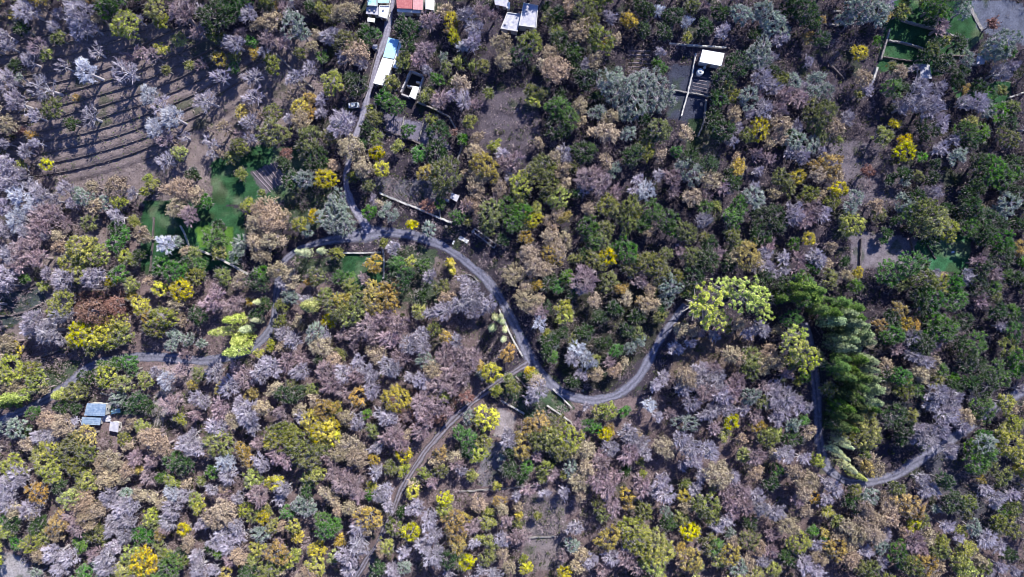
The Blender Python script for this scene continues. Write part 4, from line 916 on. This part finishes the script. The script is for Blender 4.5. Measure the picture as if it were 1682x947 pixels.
O52 11 6;V50 18 7;O58 20 6;O64 21 5;O40 22 6;V49 28 7;P53 37 6;B77 18 8;B83 24 8;B75 26 6;D70 20 5;D68 5 8;B75 5 8;B90 5 8;D95 18 7;G62 28 7;G68 33 8;G63 40 7;G70 44 7;T76 46 6;T80 50 6;T68 52 7;V77 56 6;V88 56 4;T45 48 6;P48 53 6;V55 55 7;V57 62 7;T45 62 5;T65 62 6;P77 36 5;V93 33 6;B103 34 7;V98 42 7;T105 46 7;B115 50 7;V98 48 6;B120 55 6;V124 34 6;B128 42 6;B130 50 6;D110 60 8;D100 58 6;D90 62 6;V117 12 6;V126 12 6;B131 16 5;G120 22 5;G128 24 6;P107 4 5;V116 2 5;G80 66 8;G88 70 9;G92 64 7;G85 78 8;T96 80 7;G76 72 7;G94 86 7;G80 88 8;G70 90 7;P108 76 8;T103 82 6;G102 68 5;L122 72 6;T127 75 5;L122 90 6;L128 86 6;B108 93 5;V62 80 5;D57 88 7;D50 80 7;D25 76 7;V28 86 7;L32 88 8;V20 92 7;G132 65 5
@0 707
G27 3 7;T17 8 6;L32 12 8;L25 16 6;L28 22 7;L37 20 6;L32 28 7;V43 15 8;V48 8 8;O55 4 8;V55 15 8;V50 22 7;D38 36 6;L52 28 5;L58 32 6;T66 22 7;T72 20 8;T70 30 8;T80 30 6;T82 26 7;O88 26 5;L8 24 7;G12 28 8;G10 33 8;G4 38 8;G5 46 7;O24 39 7;G20 50 8;T22 54 6;T8 52 7;B3 57 5;D8 60 6;D25 62 6;L4 66 6;B10 73 5;L20 73 8;L28 70 6;T25 80 7;O37 60 8;T36 67 6;L45 45 7;T52 48 8;T55 43 7;V52 38 5;T62 52 8;T55 58 8;P50 63 7;P45 55 6;V62 66 6;B51 73 6;D55 66 5;V67 70 4;G70 42 8;G78 48 8;G85 48 8;S82 42 6;T90 42 6;G75 58 6;G83 58 8;G72 65 6;G80 68 7;G75 75 6;G68 83 8;S64 88 6;G70 90 7;P62 80 6;G35 80 8;G43 82 8;G38 88 7;B55 92 5;S24 93 5;T98 6 9;T105 10 8;P88 18 7;P98 20 7;P96 30 6;V80 5 5;T83 10 5;G122 8 8;G128 12 8;P125 4 6;B113 20 7;D120 23 7;B105 30 4;L113 33 6;T120 34 5;V130 32 4;W112 41 8;G120 42 6;T99 42 6;T105 48 6;G112 50 7;G110 58 7;P108 62 6;L127 44 5;L129 50 5;L98 55 6;V100 60 5;Y119 64 5;G131 60 6;B90 68 6;B97 68 5;O103 68 5;T122 72 6;L86 82 7;Y92 85 8;O97 86 6;L80 90 6;L88 92 7;B110 88 8;V108 82 6;V117 84 6;V104 76 5;G127 82 7;G128 90 7;D118 78 5;B100 93 4
@340 707
L8 8 9;T12 5 6;T3 14 6;P33 8 6;W12 22 8;G15 28 7;B3 26 5;O23 14 6;O26 20 5;G35 22 7;L29 30 6;Y44 33 6;P45 15 7;P52 17 7;V50 8 8;Y42 7 6;V60 10 9;V65 17 8;Y72 2 7;Y82 5 6;V75 12 6;L70 29 6;L66 32 5;D65 38 6;T90 10 8;T86 17 7;T95 18 8;T98 12 6;P80 18 6;P82 28 7;P90 28 6;P95 35 8;P88 36 7;P98 42 6;T78 40 6;T82 45 6;T92 50 6;T85 52 5;O107 19 5;G110 10 6;P118 5 8;P125 8 7;Y128 15 6;L127 26 4;V119 25 5;G110 27 6;L107 36 4;B106 41 4;G112 42 7;G117 38 6;G117 48 5;O105 56 8;T100 52 6;T103 64 5;G98 63 7;G99 73 8;P96 58 5;G50 38 7;G48 44 6;S60 46 6;S65 50 6;B52 53 5;P33 43 7;P12 45 7;T12 38 6;G3 38 5;G20 44 6;L25 51 5;V30 55 5;Y36 56 5;L40 52 4;L43 62 5;T48 62 5;L56 62 5;Y59 69 4;T10 52 9;T5 58 8;T15 58 6;G18 62 7;G10 68 7;G22 68 6;S34 67 6;G5 73 6;D3 77 4;G15 75 8;T20 80 7;B8 80 4;P15 84 6;Y22 86 3.5;L33 76 5;L30 84 5;D28 92 6;O12 92 5;G4 90 6;O45 80 8;L52 84 6;L57 80 4;L43 88 7;T48 90 6;V38 90 6;Y71 77 6;B78 65 7;B74 58 5;B82 62 6;O86 72 4;L82 82 5;L70 87 6;T68 92 6;G90 82 8;G92 90 7;G120 90 7;D110 90 6;S128 88 6;G128 78 6;L114 72 6;T113 78 5;V118 63 5;P123 62 5;Y132 66 6;G131 52 5;D124 52 4;Y133 40 5;T132 34 4;P46 72 4
@680 707
O17 14 6;T15 20 5;T27 17 6;P28 22 6;G30 26 6;V18 25 5;V7 28 5;V1 34 4;P12 33 6;B35 5 6;D35 12 6;L41 16 6;V45 8 6;L37 30 4;G60 6 8;O72 6 6;V80 5 7;V88 7 8;L100 6 8;L98 13 7;T105 12 7;V92 12 6;T112 12 7;Y125 3 5;G128 12 7;P122 15 6;O69 15 6;B73 24 5;S57 18 4;S58 25 3;D62 25 6;D62 14 6;P80 16 5;V86 24 5;L82 30 4;P90 28 5;D70 30 4;V98 29 4;S103 24 6;T112 25 8;P120 22 8;P118 32 8;T108 32 7;P125 38 8;P130 30 6;P128 48 7;L53 36 3;Y20 44 6;L20 51 6;O25 58 7;O32 57 5;O27 66 8;O28 75 6;Y34 85 6;V30 85 5;D22 84 7;G10 58 8;G12 68 8;G5 75 7;G13 80 8;G2 50 6;G22 93 5;P38 62 7;G39 72 5;T42 48 6;O55 46 5;T58 50 5;L48 59 5;V47 53 4;Y68 55 3;V67 60 3;P60 58 6;P75 38 6;G66 42 5;G85 41 4;G97 40 5;T68 48 4;L43 70 4;V50 72 5;G57 72 7;P65 70 7;P72 68 5;T58 80 6;V48 82 6;T62 88 6;L70 82 3;Y72 89 4;G43 90 5;G52 93 6;V120 48 5;V122 55 5;T108 43 5;O125 70 8;Y97 93 6;T108 80 6;T105 88 6;G115 85 7;P122 90 6;G128 82 7;S103 75 5;G105 62 6;P97 82 5;V80 55 3
@1020 707
G5 5 8;G12 8 8;P5 15 8;G16 15 6;T26 10 7;T30 14 6;L13 20 3;L14 27 3;D3 26 4;P14 36 8;O4 42 6;O6 48 4;G26 32 8;G28 40 8;G20 38 6;V41 35 4;Y41 43 5;T43 50 6;L40 57 5;V55 50 9;V58 56 6;S30 52 5;V15 52 6;D30 60 6;G38 6 7;G44 12 8;G56 14 8;G48 20 8;G40 22 5;G53 28 6;T63 28 9;V60 35 4;G72 30 7;G48 38 6;L67 2 4;T78 5 5;L79 15 5;V95 5 7;P88 17 7;T98 15 5;T87 28 7;B101 26 5;D98 34 6;G108 16 8;G118 18 6;D110 5 6;L132 22 5;T113 28 8;T122 33 8;T118 42 8;O125 43 5;P115 46 6;T122 52 6;P68 38 7;P78 40 8;P70 47 8;P80 48 8;G88 42 7;G92 50 8;G100 52 7;P75 54 6;G68 58 6;G62 62 6;Y45 66 6;D83 60 5;L5 64 7;L12 70 9;L22 72 9;L18 80 9;L26 80 8;L20 88 8;G5 75 6;P5 82 7;P10 88 6;O38 77 5;T40 83 6;O45 84 7;L50 88 5;P52 76 5;V58 74 6;B62 76 6;S72 66 4;T73 72 6;V84 72 8;T90 76 7;P97 68 6;P97 78 6;O72 82 7;L64 85 5;S76 90 6;T82 84 6;G92 85 6;L87 93 5;L100 90 5;T107 62 7;B125 65 4;L116 74 7;G127 75 6;D108 82 6;G120 86 7;T130 82 7;G128 92 6;T110 72 5
@1342 707
L7 53 4;O6 67 4;B5 73 4;O12 77 7;G8 34 6;G12 38 7;G6 44 6;V25 38 5;S34 43 6;D24 47 6;T43 42 5;V52 38 6;L14 58 5;T20 62 7;T15 68 6;T33 52 7;T30 58 8;T38 58 8;T35 66 9;T28 68 8;S42 75 6;G45 68 6;G32 78 6;T22 74 6;B52 78 7;B55 85 5;T48 48 8;O58 48 8;O64 52 7;Y63 60 6;V68 58 5;T48 58 7;T56 66 6;P62 73 8;P68 78 6;T72 70 6;L82 73 5;V78 78 6;D82 80 5;O70 88 7;V62 88 7;T78 90 6;T22 84 7;V28 88 5;V36 92 7;G43 85 5;L93 65 4;S102 63 6;L92 83 6;L97 78 6;L96 90 6;T105 84 6;V108 88 6;G84 62 6;G92 70 5;S77 51 3;G83 50 4;V98 48 6;V97 55 5;D88 46 7;D83 33 7;G75 38 6;G70 40 6;G68 32 6;S108 9 8;B102 12 7;B110 16 8;B104 22 7;V112 24 5;O106 31 3;V120 30 6;L130 26 4;L120 5 6;L126 10 8;L130 17 5;G70 3 9;G78 8 8;G85 10 7;G62 5 5;T28 20 5;T35 18 5;O33 24 6;T40 26 6;L32 5 8;V38 3 6;V30 13 6;D55 5 5;G118 45 7;G127 41 6;G110 38 6;G110 70 7;G118 75 6;V118 60 6;V125 62 7;V128 50 6;B122 52 5;G120 88 6;D125 80 5;G128 92 5;G112 93 5"""
rows = []
tx = ty = 0
for line in TREE_DATA.strip().split("\n"):
    if line[0] == '@':
        tx, ty = [int(q) for q in line[1:].split()]; continue
    for e in line.split(";"):
        e = e.strip()
        if not e: continue
        a_ = e[1:].split(); rows.append([e[0], tx + float(a_[0]) * 2.534, ty + float(a_[1]) * 2.534, float(a_[2]) * .507])
rows += [['X',1148,500,6.6],['X',1182,468,4.6],['X',1217,480,6.4],['X',1240,508,4.0],['X',1168,520,4.2],['X',1304,568,4.6],['X',1316,590,4.2],['X',1298,548,3.6],['Y',878,607,1.6]]
# drop near-duplicates where the tables overlap, and whatever would stand on a road
RX = [(r[0], r[1]) for r in RL['main'][:, :2]]
keep = []
ROOFS = [(560+20,172,12),(1168,95,24),(637,78,17),(622,120,16),(676,138,20),(870,26,22),(838,36,16),(625,10,24),(672,4,26),(706,4,12),(824,2,16),(747,324,10),(1611,98,10),(158,680,26),(187,700,12),(1152,116,9),(610,32,10),(1521,117,10)]
ROADMIN = np.concatenate([RL['main'][::2], RL['right'][::2], RL['left'][::2], RL['track'][::2], RL['lane'][::2]])
NARROW = np.concatenate([np.zeros(len(RL[k][::2])) + (k in ('track', 'lane')) for k in ('main', 'right', 'left', 'track', 'lane')]) > 0
for c, px, py, r in rows:
    if c in 'GPTV' and r < 3.3 and 85 < px < 330 and 135 < py < 300 and not (px > 255 and py < 240): continue
    if c in 'TGVP' and px > 1400 and 180 < py < 700 and (px * 3.7 + py * 5.3) % 10 < 3.2: c = 'B' if (px + py) % 9 < 3 else 'D'
    if c == 'V' and px > 1380 and py < 720 and (px * 7.3 + py * 3.1) % 10 < 4.5: c = 'B' if (px + py) % 7 < 3 else 'D'
    if any((px - k[1]) ** 2 + (py - k[2]) ** 2 < (0.42 * max(r, k[3]) / S) ** 2 for k in keep): continue
    # never over a roof
    for hx, hy, hr in ROOFS:
        d = math.hypot(px - hx, py - hy); need = hr * .9 + r / S * .95
        if d < need:
            u_ = ((px - hx) / (d + 1e-6), (py - hy) / (d + 1e-6)); px, py = hx + u_[0] * need, hy + u_[1] * need
    x, y = (px - CX) * S, (CY - py) * S
    dd = np.hypot(ROADMIN[:, 0] - x, ROADMIN[:, 1] - y); i = dd.argmin(); need = ROADMIN[i, 2] * (.8 if NARROW[i] else .7) + r * (.82 if NARROW[i] and py > 600 else .95 if NARROW[i] else .18 if px < 470 or px > 1560 else .6)
    covered = (px > 1100 and py < 520 and px < 1335) or (px > 1560 and py > 600 and c != 'G')
    if dd[i] < need and not covered:
        if dd[i] < need * .35 and r < 1.2: continue
        u_ = (np.array([x, y]) - ROADMIN[i, :2]) / (dd[i] + 1e-6)
        x, y = ROADMIN[i, :2] + u_ * need; px, py = x / S + CX, CY - y / S
    keep.append([c, px, py, r])

# crowns that reach into the frame from just outside it
er = np.random.RandomState(9)
for k in range(0, 1720, 31):
    for side in (0, 1):
        px, py = k + er.uniform(-6, 6), (-13 - er.uniform(0, 9) if side == 0 else 960 + er.uniform(0, 9))
        if side == 0 and (595 < px < 720 or 795 < px < 845 or 1600 < px): continue
        if side == 1 and (px < 60 or 560 < px < 610): continue
        c = min(keep, key=lambda q: (q[1] - px) ** 2 + (q[2] - py) ** 2)[0]; keep.append([c, px, py, er.uniform(2.6, 4.2)])
for k in range(10, 940, 33):
    for side in (0, 1):
        px, py = (-14 - er.uniform(0, 8) if side == 0 else 1697 + er.uniform(0, 9)), k + er.uniform(-6, 6)
        if side == 1 and (py < 60 or 625 < py < 665) or side == 0 and 670 < py < 710: continue
        c = min(keep, key=lambda q: (q[1] - px) ** 2 + (q[2] - py) ** 2)[0]; keep.append([c, px, py, er.uniform(2.6, 4.2)])
for px, py, r, c in [(1365,640,2.8,'V'),(1420,600,2.6,'D'),(1405,655,3.0,'D'),(1380,670,2.6,'D'),(1425,680,2.8,'V'),(1375,560,2.2,'D'),(1430,560,2.4,'T'),(1412,636,2.0,'T'),(1480,20,2.6,'V'),(1530,25,2.6,'D'),(1575,70,2.8,'D'),(1540,70,2.4,'D'),(1470,110,2.2,'V'),(1500,112,2.0,'D'),(1140,455,3.6,'D'),(1160,440,3.2,'V'),(1195,432,3.0,'D'),(1130,480,2.6,'D'),(1255,455,3.6,'D'),(1262,485,3.2,'D'),(1180,540,2.4,'P'),(1215,530,2.4,'T'),(1150,545,2.2,'P'),(1350,600,1.5,'D'),  # dark trees around the lime-tipped giant are added to stand for its shade
                     (905,560,3.0,'D'),(960,545,3.2,'D'),(985,520,3.0,'D'),(1010,505,3.0,'D'),(1030,545,2.8,'D'),(1045,520,2.8,'D'),(925,545,2.8,'D'),(985,565,2.4,'D'),(1050,495,3.0,'D'),(1020,575,2.2,'D'),(940,480,2.6,'D'),(900,505,2.2,'D')]:
    if not any((px - k[1]) ** 2 + (py - k[2]) ** 2 < (.5 * max(r, k[3]) / S) ** 2 for k in keep): keep.append([c, px, py, r])

# ---- labels: colour and size, then rank by distance in one direction from something one can find
LM = [(841,590,"the road junction"),(620,120,"the white-roofed lane house"),(1168,95,"the bright white flat roof"),(676,138,"the roofless ruin"),
 (672,4,"the red roof"),(620,10,"the turquoise roof"),(855,28,"the grey flat roofs"),(745,324,"the tiny lilac shed"),(1611,98,"the blue-grey hut"),(155,680,"the broken blue roof"),
 (795,688,"the lone yellow tree"),(1180,490,"the lime-tipped giant"),(77,272,"the bare slope's yellow tree"),(145,116,"the white radial tree"),(285,190,"the bleached terrace tree"),
 (495,172,"the orange-yellow tree"),(555,352,"the silvery round tree"),(435,370,"the big tan tree"),(350,390,"the bright green meadow"),(433,290,"the ploughed furrows"),
 (130,420,"the pale yellow grove"),(160,545,"the roadside yellow grove"),(590,495,"the wide golden crown"),(650,655,"the round yellow tree"),(525,700,"the big yellow pair"),
 (925,512,"the loop's lime tree"),(955,590,"the loop's white tree"),(1000,655,"the road loop's bottom"),(1240,215,"the golden dome tree"),(1410,90,"the round golden tree"),
 (1425,290,"the orange tree"),(1375,320,"the tall yellow tree"),(1545,365,"the large olive dome"),(1390,590,"the leaning poplar stand"),(1545,530,"the dark green pair"),
 (1505,760,"the pale road stretch"),(1500,60,"the dark lawns"),(1450,410,"the grey fallow field"),(890,850,"the grey clearing"),(1065,890,"the huge lime crown"),
 (80,755,"the lime grove"),(222,925,"the bottom yellow crown"),(520,905,"the bottom-edge lime row"),(742,45,"the stacked yellow pair"),(875,355,"the yellow patch"),
 (640,850,"the lower dirt track"),(720,715,"the middle dirt track"),(240,590,"the shaded left road"),(585,240,"the lane bottom"),(840,200,"the brown bare plot"),
 (1130,150,"the dark vegetable plots"),(1650,300,"the right-edge evergreens"),(1320,780,"the long shadow's end"),(1200,620,"the big mauve crown"),(980,360,"the olive wood"),
 (1230,430,"the amber crown"),(1060,350,"the bright green crowns"),(20,20,"the top left corner"),(1660,920,"the bottom right corner"),(20,920,"the bottom left corner"),(1660,20,"the top right corner"),
 (300,40,"the upper left bushes"),(460,60,"the pale silver crown"),(1300,20,"the dark top edge"),(980,20,"the top middle edge"),(1200,920,"the bottom edge"),(380,820,"the lower left lime cluster"),
 (1420,890,"the lower right tan crowns"),(740,880,"the amber column"),(870,740,"the gold cluster"),(1550,680,"the pale right-hand crown"),(290,330,"the dark green meadow"),(40,360,"the left border")]
DIRS = ["right of", "up-right of", "above", "up-left of", "left of", "down-left of", "below", "down-right of"]
RANK = ["nearest", "second nearest", "third nearest", "fourth nearest", "fifth nearest", "sixth nearest", "seventh nearest", "eighth nearest", "ninth nearest", "tenth nearest", "eleventh nearest", "twelfth nearest"]
cells = {}
for i, (c, px, py, r) in enumerate(keep):
    d, j = min((math.hypot(px - l[0], py - l[1]), j) for j, l in enumerate(LM))
    if d < 4: sec = 2
    else: sec = int(round(math.degrees(math.atan2(LM[j][1] - py, px - LM[j][0])) / 45)) % 8
    cells.setdefault((c, j, sec), []).append((d, i))
LAB = {}
for (c, j, sec), lst in cells.items():
    lst.sort()
    for k, (d, i) in enumerate(lst):
        r = keep[i][3]; size = "small" if r < 2.1 else "medium" if r < 3.3 else "large" if r < 4.3 else "huge"
        noun = "bush" if r < 1.4 else "tree"
        w = TYPES[c][1]
        LAB[i] = f"{size} {w} {noun}, {RANK[min(k, 11)]} {DIRS[sec]} {LM[j][2]}" if len(lst) > 1 else f"{size} {w} {noun}, only one {DIRS[sec]} {LM[j][2]}"

GROUPS = {c: TYPES[c][1] + " trees of the wooded valley" for c in TYPES}
rs = np.random.RandomState(77)
scale_fix = 1.06
def plant(name, label, cat, group, meshes, loc, sx, sz, rz, tilt=(0, 0)):
    root = empty(name, loc); tag(root, label, cat, group); root.rotation_euler = (tilt[0], tilt[1], rz); root.scale = (sx * rs.uniform(.84, 1.2), sx * rs.uniform(.84, 1.2), sz)
    for nm, me in zip(("trunk", "crown"), meshes):
        o = bpy.data.objects.new(nm, me); LINK(o); o.parent = root
    return root
count = {}
for i, (c, px, py, r) in enumerate(keep):
    r *= scale_fix
    sz = 's' if r < 2.2 else 'm' if r < 3.45 else 'l' if r < 4.55 else 'x'
    v = rs.randint(0, 3 if sz in 'ml' else 2)
    wisp = c in 'GPT' and inpoly(np.array([px]), np.array([py]), [(45,60),(330,60),(520,90),(520,150),(330,305),(110,300),(80,200)])[0]
    t_, cr_, R, Ht = PROTO[c + 'w' if wisp else c, sz, v]; s_ = r / R; hz = s_ ** .6 * rs.uniform(.9, 1.12)
    x, y, z = ground_at(px, py, Ht * hz * .72)
    nm = TYPES[c][0] if r >= 1.4 else TYPES[c][0].replace("_tree", "_bush").replace("bare_bush", "bare_bush")
    plant(nm, LAB[i], "bush" if r / scale_fix < 1.4 else "tree", GROUPS[c], (t_, cr_), (x, y, z - .1), s_, hz, rs.uniform(0, 6.28), (rs.normal(0, .04), rs.normal(0, .04)))

# ---- poplars; (photograph x, y of the crown's middle, height, width factor, colour, label words)
POPL = [(383,524,16,1.2,"lime","upper lime poplar leaning over the left road"),(364,544,21,1.0,"lime","pale-tipped lime poplar just below the upper one"),
 (393,561,12,1.6,"lime","short broad green poplar left of the road"),(385,575,20,1.5,"lime","long bright lime poplar lowest beside the left road"),
 (508,503,15,1.3,"lime","single bright lime poplar right of the left road"),(423,496,9,0.62,"cream","tiny pale poplar top left of the road curve"),(421,525,9,0.7,"cream","tiny pale poplar just left of the road curve"),(404,541,9,0.78,"cream","small pale poplar above the short broad green one"),
 (497,413,15,0.94,"cream","pale lime poplar under the left end of the wide road"),(525,410,9,0.78,"cream","short pale poplar beside the pale lime one"),
 (22,653,14,1.6,"lime","long green poplar at the left border"),(8,662,12,1.4,"green","darker poplar at the left border"),(100,648,8,1.3,"lime","short poplar right of the left border ones"),
 (812,521,11,0.58,"cream","topmost left pale-tipped conifer beside the roadside wall"),(818,525,10,0.47,"cream","second pale-tipped conifer beside the roadside wall"),(822,519,11,0.47,"cream","pale-tipped conifer nearest the wall top"),(824,528,11,0.62,"cream","third pale-tipped conifer beside the roadside wall"),
 (809,539,11,0.86,"cream","widest lime-tipped conifer left of the roadside wall"),(829,542,11,0.58,"cream","pale-tipped conifer close to the middle of the wall"),(827,558,11,0.66,"cream","lowest pale-tipped conifer left of the roadside wall"),
 (740,433,4.5,.85,"yellow","upper of two bright yellow bushes inside the road bend"),(742,445,4,.7,"yellow","lower of two bright yellow bushes inside the road bend"),
 (1383,722,13,0.7,"cream","first of the slim pale poplars below the poplar stand"),(1388,731,14,0.7,"cream","second of the slim pale poplars below the poplar stand"),(1372,738,11,0.7,"cream","short slim poplar left among those below the stand"),(1384,748,13,0.7,"cream","third of the slim poplars below the poplar stand"),
 (1398,768,13,.8,"cream","lower of the bright poplars nearest the road's lower bend"),(1410,782,12,.8,"lime","lowest poplar at the road's lower bend")]
rows_ = [(1362,492,"green"),(1385,497,"green"),(1345,505,"green"),(1405,505,"green"),(1365,512,"green"),(1388,515,"pale"),(1408,520,"green"),(1368,526,"pale"),(1392,529,"pale"),(1415,532,"pale"),(1372,541,"dark"),(1395,543,"pale"),(1418,546,"pale"),
         (1375,555,"pale"),(1398,558,"pale"),(1420,561,"pale"),(1380,570,"pale"),(1405,573,"pale"),(1385,588,"green"),(1408,590,"green"),(1428,592,"pale"),(1378,601,"green"),(1402,604,"green"),(1426,607,"pale"),(1384,616,"green"),(1410,619,"green"),(1432,622,"pale"),
         (1390,632,"dark"),(1414,635,"green"),(1436,640,"pale"),(1382,647,"dark"),(1405,650,"green"),(1430,656,"pale"),(1388,664,"green"),(1412,668,"dark"),(1434,672,"green"),(1380,680,"dark"),(1402,684,"dark"),(1376,698,"dark"),(1396,702,"green"),
         (1300,470,"green"),(1322,474,"green"),(1312,484,"green"),(1335,488,"green"),(1288,488,"green"),(1345,478,"green")]
for k, (px, py, c) in enumerate(rows_):
    col_ = "left" if px < 1390 else "middle" if px < 1412 else "right"
    if k >= 40: lab = f"{ {'green':'leafy green'}[c] } poplar, {ORD[k - 40].replace('topmost', 'first')} in the small group above the poplar stand"
    else:
        same = [r_ for r_ in rows_[:40] if ("left" if r_[0] < 1390 else "middle" if r_[0] < 1412 else "right") == col_]
        q_ = same.index((px, py, c)); lab = f"tall {'pale green' if c == 'pale' else c if c == 'lime' else 'dark green' if c == 'dark' else 'leafy green'} poplar, {(ORD + ['thirteenth','fourteenth','fifteenth','sixteenth','seventeenth'])[q_]} from the top in the stand's {col_} file"
    POPL.append((px + (k * 37 % 11 - 5) * .8, py, 10.5 + (k * 53 % 17) * .38, .95 + (k * 29 % 13) * .05, c, lab))
for px, py, h, wf, c, lab in POPL:
    x, y, z = ground_at(px, py, h * .62)
    v = rs.randint(0, 2)
    plant("poplar" if "conifer" not in lab else "conifer", lab, "tree", "poplars along the road" if h > 12 else "slim trees by the road", POP[c, v], (x, y, z - .1), wf * rs.uniform(.92, 1.08), h / 20 * rs.uniform(.95, 1.06), rs.uniform(0, 6.28), (rs.normal(0, .02), rs.normal(0, .02)))

# ------------------------------------------------------------------ undergrowth: twigs, dead leaves and low plants, past counting
def undergrowth(n, name, label, colours, size, hgt, seed, mask):
    r_ = np.random.RandomState(seed)
    x = r_.uniform(-178, 178, n); y = r_.uniform(-106, 106, n)
    px = x / S + CX; py = CY - y / S
    dens = vnoise(x / 3.5 + 50, y / 3.5 + 50, seed) + .55
    k = (r_.uniform(0, 1, n) < dens) & (bil(dmin, cx_, cy_, x, y) > 1.25) & mask(px, py)
    # keep the track, lane and roofs clear
    x, y = x[k], y[k]; z = gh(x, y); m = len(x)
    C = np.column_stack([x, y, z + r_.uniform(.0, hgt, m) ** 1.0])
    mb = MB(); leaves(mb, C, np.tile([0, 0, 1.0], (m, 1)), size, r_, .8, r_.uniform(0, 1, m))
    o = mb.obj(name, tint_mat(name + "_mix", *colours, val=0)); tag(o, label, None, None, "stuff")
CLEAR = [z[0] for z in ZONES if z[1] in (SOIL, GRASS, BLUE, PALE) or z[0][0] in ((1395,380),(1098,105),(628,182),(818,668),(318,372),(1500,392))]
def open_ok(px, py):
    k = np.ones(px.shape, bool)
    for p in CLEAR: k &= ~inpoly(px, py, p)
    for hx, hy, hr in ROOFS: k &= (px - hx) ** 2 + (py - hy) ** 2 > hr * hr
    return k
def open_roof(px, py):
    k = np.ones(px.shape, bool)
    for hx, hy, hr in ROOFS: k &= (px - hx) ** 2 + (py - hy) ** 2 > hr * hr
    return k
undergrowth(150000, "brushwood", "brown and grey brushwood and dead leaves on the woodland floor", ((0.07, 0.05, 0.055), (0.36, 0.29, 0.29)), .38, .9, 5, open_ok)
def thicket(n, name, label, colours, seed, size=.36, twiggy=False):
    r_ = np.random.RandomState(seed); x = r_.uniform(-176, 176, n); y = r_.uniform(-104, 104, n)
    px = x / S + CX; py = CY - y / S
    K = np.array([[(k[1] - CX) * S, (CY - k[2]) * S, k[3]] for k in keep])
    gap = np.array([(np.hypot(K[:, 0] - a_, K[:, 1] - b_) - K[:, 2] * .62).min() for a_, b_ in zip(x, y)])
    k = (gap > 0) & (bil(dmin, cx_, cy_, x, y) > 2.6) & open_ok(px, py) & ~inpoly(px, py, [(60,60),(330,60),(520,90),(520,170),(330,310),(110,310),(60,200)])
    k &= vnoise(x / 6 + 11, y / 6 + 11, seed) > (-.35)
    x, y, gap = x[k], y[k], gap[k]; m = len(x); z = gh(x, y); hh = r_.uniform(.6, 1.5 + twiggy * 1.4, m); rr = r_.uniform(.5, 1.1 + twiggy * .5, m)
    nf = 26; P = np.repeat(np.column_stack([x, y, z + hh * .5]), nf, 0); o_ = unit(r_.normal(0, 1, P.shape)); sc = np.repeat(np.column_stack([rr, rr, hh * .6]), nf, 0)
    mb = MB(); t = np.clip(np.repeat(r_.uniform(0, 1, m), nf) + r_.normal(0, .15, m * nf), 0, 1); P = P + o_ * sc
    if twiggy: prisms(mb, P, P + unit(o_ * .6 + np.array([0, 0, .5]) + r_.normal(0, .3, P.shape)) * .75, .055, .025, 3, t)
    else: leaves(mb, P, unit(o_ + np.array([0, 0, .3])), size, r_, .5, t)
    tag(mb.obj(name, tint_mat(name + "_mix", *colours, val=0)), label, None, None, "stuff")
thicket(8000, "evergreen_thicket", "dark green waist-high thicket filling gaps between the trees", ((0.018, 0.03, 0.016), (0.09, 0.12, 0.045)), 15)
thicket(15000, "twig_thicket", "mauve-grey leafless thicket filling gaps between the trees", ((0.13, 0.095, 0.105), (0.44, 0.345, 0.37)), 16, twiggy=True)
undergrowth(60000, "low_scrub", "low green scrub and weeds between the trees", ((0.03, 0.05, 0.02), (0.13, 0.17, 0.05)), .42, .9, 6, open_ok)
undergrowth(30000, "meadow_grass", "tufts of green grass on the meadows and lawns", ((0.03, 0.08, 0.02), (0.10, 0.20, 0.04)), .30, .2, 7, lambda px, py: np.logical_or.reduce([inpoly(px, py, z[0]) for z in ZONES if z[1] in (GRASS, LIMEGRASS)]))

undergrowth(34000, "field_litter", "dead stalks and leaves strewn over the bare plots and terraces", ((0.05, 0.04, 0.045), (0.36, 0.31, 0.30)), .30, .3, 17,
            lambda px, py: np.logical_or.reduce([inpoly(px, py, z[0]) for z in ZONES if z[1] not in (GRASS, LIMEGRASS, WARM)]) & open_roof(px, py))
# woodland going on beyond the frame, one mass
r_ = np.random.RandomState(99); n = 9000
x = r_.uniform(-235, 235, n); y = r_.uniform(-165, 165, n); k = (np.abs(x) > 177) | (np.abs(y) > 105)
k &= bil(dmin, cx_, cy_, x, y) > 4
x, y = x[k], y[k]; m = len(x); z = gh(x, y); R_ = r_.uniform(1.2, 2.6, m); hh = r_.uniform(2.5, 5.5, m); nf = 34
o_ = unit(r_.normal(0, 1, (m * nf, 3))); o_[:, 2] = np.abs(o_[:, 2])
P = np.repeat(np.column_stack([x, y, z + hh * .4]), nf, 0) + o_ * np.repeat(np.column_stack([R_, R_, hh * .6]), nf, 0)
mb = MB(); leaves(mb, P, o_, .7, r_, .6, np.clip(np.repeat(r_.uniform(0, 1, m), nf) + r_.normal(0, .15, m * nf), 0, 1))
tag(mb.obj("surrounding_wood", tint_mat("surrounding_wood_mix", (0.04, 0.06, 0.03), (0.34, 0.30, 0.28), val=0)), "woodland carrying on beyond the edges", None, None, "stuff")
